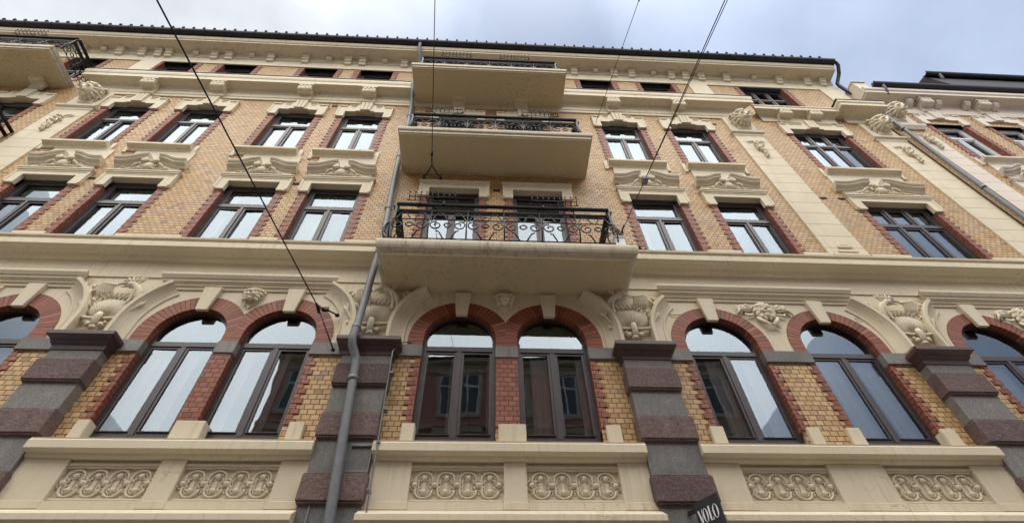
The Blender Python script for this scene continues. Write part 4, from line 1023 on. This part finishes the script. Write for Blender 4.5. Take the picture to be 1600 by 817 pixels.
# ================================================================== things on the facade
def rack(x, y, z, label):
    o = inst('plant_rack', RACK, None, (x, y, z)); tag(o, label, 'plant rack', 'iron plant racks on the balcony railings'); return o
RACK = rack_mesh()
rack(-.97, -.77, 9.90, 'black iron plant rack on the lowest balcony railing, before its left door')
rack(1.14, -.77, 9.88, 'black iron plant rack on the lowest balcony railing, before its right door')
rack(-1.03, -.90, 13.32, 'left one of two black iron plant racks on the railing of the middle balcony')
rack(1.10, -.90, 13.32, 'right one of two black iron plant racks on the railing of the middle balcony')
rack(-1.0, -.92, 17.06, 'left one of two black iron plant racks on the topmost central balcony')
rack(.62, -.92, 17.06, 'right one of two black iron plant racks on the topmost central balcony')
rack(-12.3, -1.0, 17.03, 'black iron plant rack on the railing of the cut off balcony at the upper left')
m = MB(); m.box(-.06, .10, -.07, .07, 0, .20); m.box(-.075, .115, -.085, .085, .201, .23); o = bevel(m.build('storage_box', M['white'], None, (2.08, -.74, 8.842)), .008, 2)
tag(o, 'small white box on the right end of the lowest balcony', 'box')
m = MB(); m.box(-.10, .10, -.10, .10, 0, .30); m.box(-.12, .12, -.12, .12, .301, .34); m.blob((0, 0, .36), (.1, .1, .05))
tag(m.build('flower_pot', M['iron'], None, (.42, -.45, 8.842)), 'dark square pot on the lowest balcony between its two doors', 'pot')
m = MB(); m.box(-.03, .03, -.09, 0, -.04, .04); m.tube([(0, -.09, 0), (-.05, -.14, -.02), (-.14, -.16, -.03)], .022, 7); m.blob((-.17, -.165, -.035), (.055, .04, .04)); m.tube([(0, -.08, -.02), (.06, -.1, -.05), (.1, -.1, -.02)], .018, 6)
tag(m.build('floodlight', M['iron'], None, (2.72, -.04, 9.66)), 'small black floodlight on the cornice beside the lowest balcony', 'lamp')
# empty metal sign frame on the granite pier beside the downpipe
m = MB(); hx, hz = .125, .175
m.box(-hx, hx, -.02, 0, hz-.035, hz); m.box(-hx, hx, -.02, 0, -hz, -hz+.025); m.box(-hx, -hx+.012, -.018, 0, -hz+.025, hz-.035); m.box(hx-.012, hx, -.018, 0, -hz+.025, hz-.035)
for x in (-.095, -.07, .07, .095): m.box(x-.006, x+.006, -.024, 0, hz-.023, hz-.011)
tag(m.build('sign_frame', M['zinc'], None, (-1.38, -.152, 5.60)), 'empty grey metal frame screwed to the grey granite pier beside the downpipe', 'frame')
# projecting black sign at the bottom of the right pier
S = empty('hanging_sign', (2.27, -.24, 4.605), 'black projecting sign with white lettering on a granite pier at the bottom edge', 'sign')
ang = math.atan2(-.26, .17); S.rotation_euler = (0, 0, ang)
m = MB(); m.box(0, .31, -.012, .012, 0, .45); bevel(m.build('sign_board', M['sign'], S), .004, 1)
for z in (.36, .06):
    m = MB(); m.box(-.10, 0, -.010, .010, z, z+.04); m.build('sign_bracket', M['iron'], S)
def stroke(mb, a, b, wa, wb=None):
    a = Vector((a[0], 0, a[1])); b = Vector((b[0], 0, b[1])); wb = wb or wa
    mb.hexa([(a.x-wa, -.0165, a.z), (a.x+wa, -.0165, a.z), (a.x+wa, -.0122, a.z), (a.x-wa, -.0122, a.z), (b.x-wb, -.0165, b.z), (b.x+wb, -.0165, b.z), (b.x+wb, -.0122, b.z), (b.x-wb, -.0122, b.z)])
lt = MB(); zb, zt = .215, .355
stroke(lt, (.062, zb), (.036, zt), .009, .008); stroke(lt, (.064, zb), (.083, zt), .0025)
def oval(mb, cx, rx):
    n = 28; cz = (zb+zt)/2; rz = (zt-zb)/2
    for k in range(n):
        t0, t1 = 2*PI*k/n, 2*PI*(k+1)/n; P = []
        for yy in (-.0165, -.0122):
            for t, o in ((t0, 0), (t0, 1), (t1, 1), (t1, 0)):
                ww = .003+.013*abs(math.cos(t)); P.append((cx+(rx-(0 if o else ww))*math.cos(t), yy, cz+(rz-(0 if o else .004))*math.sin(t)))
        mb.hexa(P)
oval(lt, .116, .031); stroke(lt, (.170, zb), (.170, zt), .009); stroke(lt, (.178, zb+.004), (.205, zb+.004), .003); 
lt.box(.161, .203, -.0165, -.0122, zb-.001, zb+.007); lt.box(.198, .203, -.0165, -.0122, zb+.007, zb+.028); lt.box(.160, .186, -.0165, -.0122, zt, zt+.004)
oval(lt, .243, .034)
lt.box(.17, .235, -.0165, -.0122, zb-.062, zb-.054); lt.build('sign_lettering', M['letter'], S)

# ---- overhead span wires across the street
def wire(name, pts, r, label, mat=None):
    m = MB()
    for i, (a, b) in enumerate(zip(pts, pts[1:])): pass
    m.tube(pts, r, 6); return tag(m.build(name, mat or M['wire'], None), label, 'cable')
def sag(a, b, s, n=14): return [tuple(Vector(a).lerp(Vector(b), k/n)-Vector((0, 0, s*4*(k/n)*(1-k/n)))) for k in range(n+1)]
YO = -14.15
o = empty('span_wire', (-2.41, -.3, 7.84), 'thick black span wire tied to the wall between arched window and left downpipe', 'cable', 'overhead span wires across the street')
m = MB(); p0 = (0, 0, 0); d = Vector((-3.13+2.41, -4.27+.3, 7.80-7.84)); e = d*((YO+.3)/(d.y))
m.tube([(0, 0, 0), tuple(d*.5), tuple(d), tuple(e)], .0098, 6); m.tube([(.0, 0, 0), (.305, .245, -.56)], .009, 6); m.tube([(-.02, -.06, .02), (0, 0, 0), (.03, .03, -.09)], [.014, .03, .016], 7)
m.build('cable', M['wire'], o)
m = MB(); m.tube([(0, 0, -.01), (.08, .05, .02), (.215, .225, .075)], .012, 6); m.box(.04, .13, .04, .09, -.0, .05); m.blob((.215, .235, .075), (.035, .03, .035)); m.build('wall_hook', M['iron'], o)
m = MB(); m.blob((.305, .27, -.56), (.03, .03, .03)); m.build('wall_clamp', M['iron'], o)
o = empty('span_wire', (-1.2, -.5, 12.12), 'thin span wire on a forked bracket under the middle balcony', 'cable', 'overhead span wires across the street')
m = MB(); d = Vector((-1.0+1.2, -3.47+.5, 12.05-12.12)); e = d*((YO+.5)/d.y); m.tube([(0, 0, 0), tuple(d), tuple(e)], .0075, 6); m.build('cable', M['wire'], o)
m = MB(); m.tube([(0, 0, 0), (.0, .17, -.08)], .012, 6); m.tube([(-.012, -.06, .005), (-.012, -.02, .0)], .016, 5); m.tube([(.012, -.1, .01), (.012, .0, .0)], .012, 5)
for s in (-1, 1): m.tube([(0, .17, -.08), (s*.12, .36, -.12), (s*.175, .40, -.12), (s*.175, .47, -.11)], .013, 6); m.blob((s*.175, .47, -.11), (.045, .03, .045))
m.build('wall_bracket', M['iron'], o)
o = empty('span_wire', (2.74, -.02, 15.13), 'thin span wire fixed beside the top floor window right of the balconies', 'cable', 'overhead span wires across the street')
m = MB(); d = Vector((3.20-2.74, -3.05+.02, 14.85-15.13)); e = d*((YO+.02)/d.y); m.tube([(0, 0, 0), tuple(d*.6), tuple(d), tuple(e)], .007, 6); m.build('cable', M['wire'], o)
m = MB(); m.blob((0, 0, 0), (.04, .03, .04)); m.build('wall_hook', M['iron'], o)
m = MB(); m.blob(tuple(d*1.005), (.02, .05, .02)); m.build('insulator', M['ins'], o)
o = empty('span_wire', (2.52, -.05, 10.27), 'twin black span wire with a grey insulator box ending beside the lowest balcony', 'cable', 'overhead span wires across the street')
m = MB(); d = Vector((3.24-2.52, -4.06+.05, 10.32-10.27)); e = d*((YO+.05)/d.y)
m.tube([(0, 0, 0), tuple(d*.27), tuple(d), tuple(e)], .008, 6); m.tube([tuple(d*.27), tuple(d*.5+Vector((.02, 0, .01))), tuple(d+Vector((.035, 0, .0))), tuple(e+Vector((.02, 0, .1)))], .0065, 6); m.build('cable', M['wire'], o)
c = d*.275; m = MB(); m.box(c.x-.05, c.x+.05, c.y-.07, c.y+.07, c.z-.045, c.z+.045); bevel(m.build('insulator', M['ins'], o), .008, 1)
m = MB(); m.blob((0, .02, 0), (.035, .03, .035)); m.tube([(0, .03, 0), (.01, -.16, .0)], .016, 6); m.build('wall_hook', M['iron'], o)

# ================================================================== the street and the houses opposite (seen in the panes)
m = MB(); m.poly([(-400, -400, 0), (400, -400, 0), (400, 400, 0), (-400, 400, 0)]); tag(m.build('ground', M['bounce_setts'], recalc=False), kind='structure')
m = MB(); m.box(-60, 60, -2.4, .0, .004, .13); tag(m.build('pavement', M['paving']), kind='structure')
m = MB(); m.box(-60, 60, -2.56, -2.402, .004, .135); tag(m.build('kerb', M['kerb']), kind='structure')
m = MB(); m.box(-60, 60, -14.2, -11.8, .004, .13); tag(m.build('pavement', M['paving']), kind='structure')
m = MB(); m.box(-60, 60, -11.798, -11.64, .004, .135); tag(m.build('kerb', M['kerb']), kind='structure')
def opposite(name, x0, x1, H, wall, label, cols, floors):
    o = empty(name, ((x0+x1)/2, -14.2, 0), label, 'building'); cx = (x0+x1)/2
    wb = MB(); wb.box(x0-cx, x1-cx, -9, 0, 0, H); wb.build('wall', wall, o)
    r = MB(); r.loft([[(x, y, z) for y, z in [(.55, H+.15), (-4.5, H+2.4), (-9.2, H+.15), (-9.2, H), (.5, H)]] for x in (x0-cx-.02, x1-cx+.02)]); r.build('roof', M['tile'], o)
    c = MB(); c.extrude_x([(0, H-.6), (.08, H-.58), (.1, H-.25), (.42, H-.18), (.45, H-.001), (0, H-.001)], x0-cx, x1-cx); c.build('eaves_cornice', M['ocream'], o)
    fr = MB(); fr.box(-.72, .72, .0, .07, -.15, 0); fr.box(-.72, -.55, 0, .06, 0, 2.2); fr.box(.55, .72, 0, .06, 0, 2.2); fr.box(-.78, .78, 0, .14, 2.2, 2.5); fr.box(-.84, .84, 0, .2, 2.5, 2.6)
    sur = fr.mesh('window_surround', M['ocream'])
    g = MB(); g.box(-.549, .549, .0, .012, .001, 2.199); pane = g.mesh('window', M['opane'])
    f2 = MB(); f2.box(-.549, -.48, .012, .04, 0, 2.2); f2.box(.48, .549, .012, .04, 0, 2.2); f2.box(-.04, .04, .012, .04, 0, 2.2); f2.box(-.48, -.04, .012, .039, 1.5, 1.58); f2.box(.04, .48, .012, .039, 1.5, 1.58); f2.box(-.48, .48, .012, .038, 2.12, 2.2); f2.box(-.48, .48, .012, .038, 0, .07)
    f2m = f2.mesh('window_frame', M['white'])
    n = cols
    for fl in floors:
        bnd = MB(); bnd.box(x0-cx, x1-cx, 0, .12, fl-.75, fl-.55); bnd.build('string_course', M['ocream'], o)
        for k in range(n):
            x = (x0-cx)+(x1-x0)*(k+.5)/n
            s_ = inst('window', pane, o, (x, .001, fl)); inst('window_surround', sur, s_); inst('window_frame', f2m, s_)
    return o
opposite('pink_town_house', -9.6, 12.2, 18.9, M['opink'], 'pink stucco town house across the street, mirrored in the arched windows', 9, (5.2, 9.0, 12.8, 16.0))
opposite('pale_town_house', -30, -9.7, 13.2, M['ogrey'], 'pale grey town house across the street, left of the pink one', 7, (5.0, 8.8))
opposite('cream_town_house', 12.3, 32, 12.8, M['ocream'], 'cream town house across the street, right of the pink one', 7, (5.0, 8.8))

# ================================================================== camera, light, sky
cam = bpy.data.cameras.new('camera'); co = bpy.data.objects.new('camera', cam); col.objects.link(co)
yw, pt_, rl = math.radians(-4.38512774), math.radians(50.68892312), math.radians(1.89917835)
Rz = Matrix.Rotation(yw, 3, 'Z'); Rx = Matrix.Rotation(pt_, 3, 'X'); Ry = Matrix.Rotation(rl, 3, 'Y')
Rm = Rz @ Rx @ Ry      # columns: right, forward, up
right, fwd, up = Rm.col[0], Rm.col[1], Rm.col[2]
R4 = Matrix((( right.x, up.x, -fwd.x), (right.y, up.y, -fwd.y), (right.z, up.z, -fwd.z))).to_4x4()
co.matrix_world = Matrix.Translation((0, -5.6, 2.5)) @ R4
cam.sensor_width = 36; cam.lens = 18.0; cam.clip_end = 2000; cam.clip_start = .05
sc.camera = co

SUN_EL, SUN_AZ = math.radians(56), math.radians(184)     # azimuth measured clockwise from +Y: in front of the facade, a little left
sd = Vector((math.sin(SUN_AZ)*math.cos(SUN_EL), math.cos(SUN_AZ)*math.cos(SUN_EL), math.sin(SUN_EL)))
sun = bpy.data.lights.new('sun', 'SUN'); sun.energy = 1.2; sun.angle = math.radians(75); sun.color = (1, .95, .86)
so = bpy.data.objects.new('sun', sun); col.objects.link(so); so.rotation_euler = (-sd).to_track_quat('-Z', 'Y').to_euler(); so.location = (0, -20, 40)
wd = bpy.data.worlds.new('World'); sc.world = wd; wd.use_nodes = True
nt = wd.node_tree; nt.nodes.clear()
out = nt.nodes.new('ShaderNodeOutputWorld')
sky = nt.nodes.new('ShaderNodeTexSky'); sky.sky_type = 'NISHITA'; sky.sun_disc = False; sky.sun_elevation = SUN_EL; sky.sun_rotation = SUN_AZ
sky.air_density = 1.0; sky.dust_density = .6
bg1 = nt.nodes.new('ShaderNodeBackground'); bg1.inputs[1].default_value = .06; L(nt, sky.outputs[0], bg1.inputs[0])
tc = nt.nodes.new('ShaderNodeTexCoord')
nz = nt.nodes.new('ShaderNodeTexNoise'); nz.inputs['Scale'].default_value = 2.1; nz.inputs['Detail'].default_value = 6; nz.inputs['Roughness'].default_value = .5
mp = nt.nodes.new('ShaderNodeMapping'); mp.inputs['Location'].default_value = (.62, .35, .2); L(nt, tc.outputs['Generated'], mp.inputs[0]); L(nt, mp.outputs[0], nz.inputs['Vector'])
mask = nt.nodes.new('ShaderNodeValToRGB'); mask.color_ramp.elements[0].position = .36; mask.color_ramp.elements[0].color = (.55, .55, .55, 1)
mask.color_ramp.elements[1].position = .62; mask.color_ramp.elements[1].color = (1, 1, 1, 1); L(nt, nz.outputs['Fac'], mask.inputs[0])
nz2 = nt.nodes.new('ShaderNodeTexNoise'); nz2.inputs['Scale'].default_value = 1.3; nz2.inputs['Detail'].default_value = 5; L(nt, mp.outputs[0], nz2.inputs['Vector'])
cr = nt.nodes.new('ShaderNodeValToRGB'); cr.color_ramp.elements[0].position = .42; cr.color_ramp.elements[0].color = (.58, .68, .89, 1); cr.color_ramp.elements[1].position = .80; cr.color_ramp.elements[1].color = (.96, .98, 1.0, 1); L(nt, nz2.outputs['Fac'], cr.inputs[0])
# overcast out of view is brightened round the sun lamp to light facade and panes
vm = nt.nodes.new('ShaderNodeVectorMath'); vm.operation = 'DOT_PRODUCT'; L(nt, tc.outputs['Generated'], vm.inputs[0]); vm.inputs[1].default_value = sd
mr = nt.nodes.new('ShaderNodeMapRange'); mr.interpolation_type = 'SMOOTHSTEP'; mr.inputs[1].default_value = .60; mr.inputs[2].default_value = .90; mr.inputs[3].default_value = .58; mr.inputs[4].default_value = 1.65; L(nt, vm.outputs['Value'], mr.inputs[0])
bg2 = nt.nodes.new('ShaderNodeBackground'); L(nt, mr.outputs[0], bg2.inputs[1]); # whiter bank of cloud towards the left, and an added warm white glow round the sun lamp, out of view
sxy = nt.nodes.new('ShaderNodeSeparateXYZ'); L(nt, tc.outputs['Generated'], sxy.inputs[0])
mrx = nt.nodes.new('ShaderNodeMapRange'); mrx.inputs[1].default_value = -.06; mrx.inputs[2].default_value = -.42; mrx.inputs[3].default_value = -.06; mrx.inputs[4].default_value = .50; L(nt, sxy.outputs[0], mrx.inputs[0])
adx = nt.nodes.new('ShaderNodeMath'); adx.operation = 'ADD'; nsc = nt.nodes.new('ShaderNodeMath'); nsc.operation = 'MULTIPLY_ADD'; L(nt, nz2.outputs['Fac'], nsc.inputs[0]); nsc.inputs[1].default_value = .6; nsc.inputs[2].default_value = .20; L(nt, nsc.outputs[0], adx.inputs[0]); L(nt, mrx.outputs[0], adx.inputs[1]); L(nt, adx.outputs[0], cr.inputs[0])
mfac = nt.nodes.new('ShaderNodeMapRange'); mfac.inputs[1].default_value = .6; mfac.inputs[2].default_value = .95; mfac.inputs[3].default_value = 0; mfac.inputs[4].default_value = .85; L(nt, vm.outputs['Value'], mfac.inputs[0])
L(nt, mixc(nt, mfac.outputs[0], cr.outputs[0], (1.0, .975, .93)), bg2.inputs[0])
mxs = nt.nodes.new('ShaderNodeMixShader'); L(nt, mask.outputs[0], mxs.inputs[0]); L(nt, bg1.outputs[0], mxs.inputs[1]); L(nt, bg2.outputs[0], mxs.inputs[2]); L(nt, mxs.outputs[0], out.inputs[0])

sc.view_settings.view_transform = 'Standard'; sc.view_settings.look = 'None'; sc.view_settings.gamma = 1
sc.view_settings.exposure = 1.0
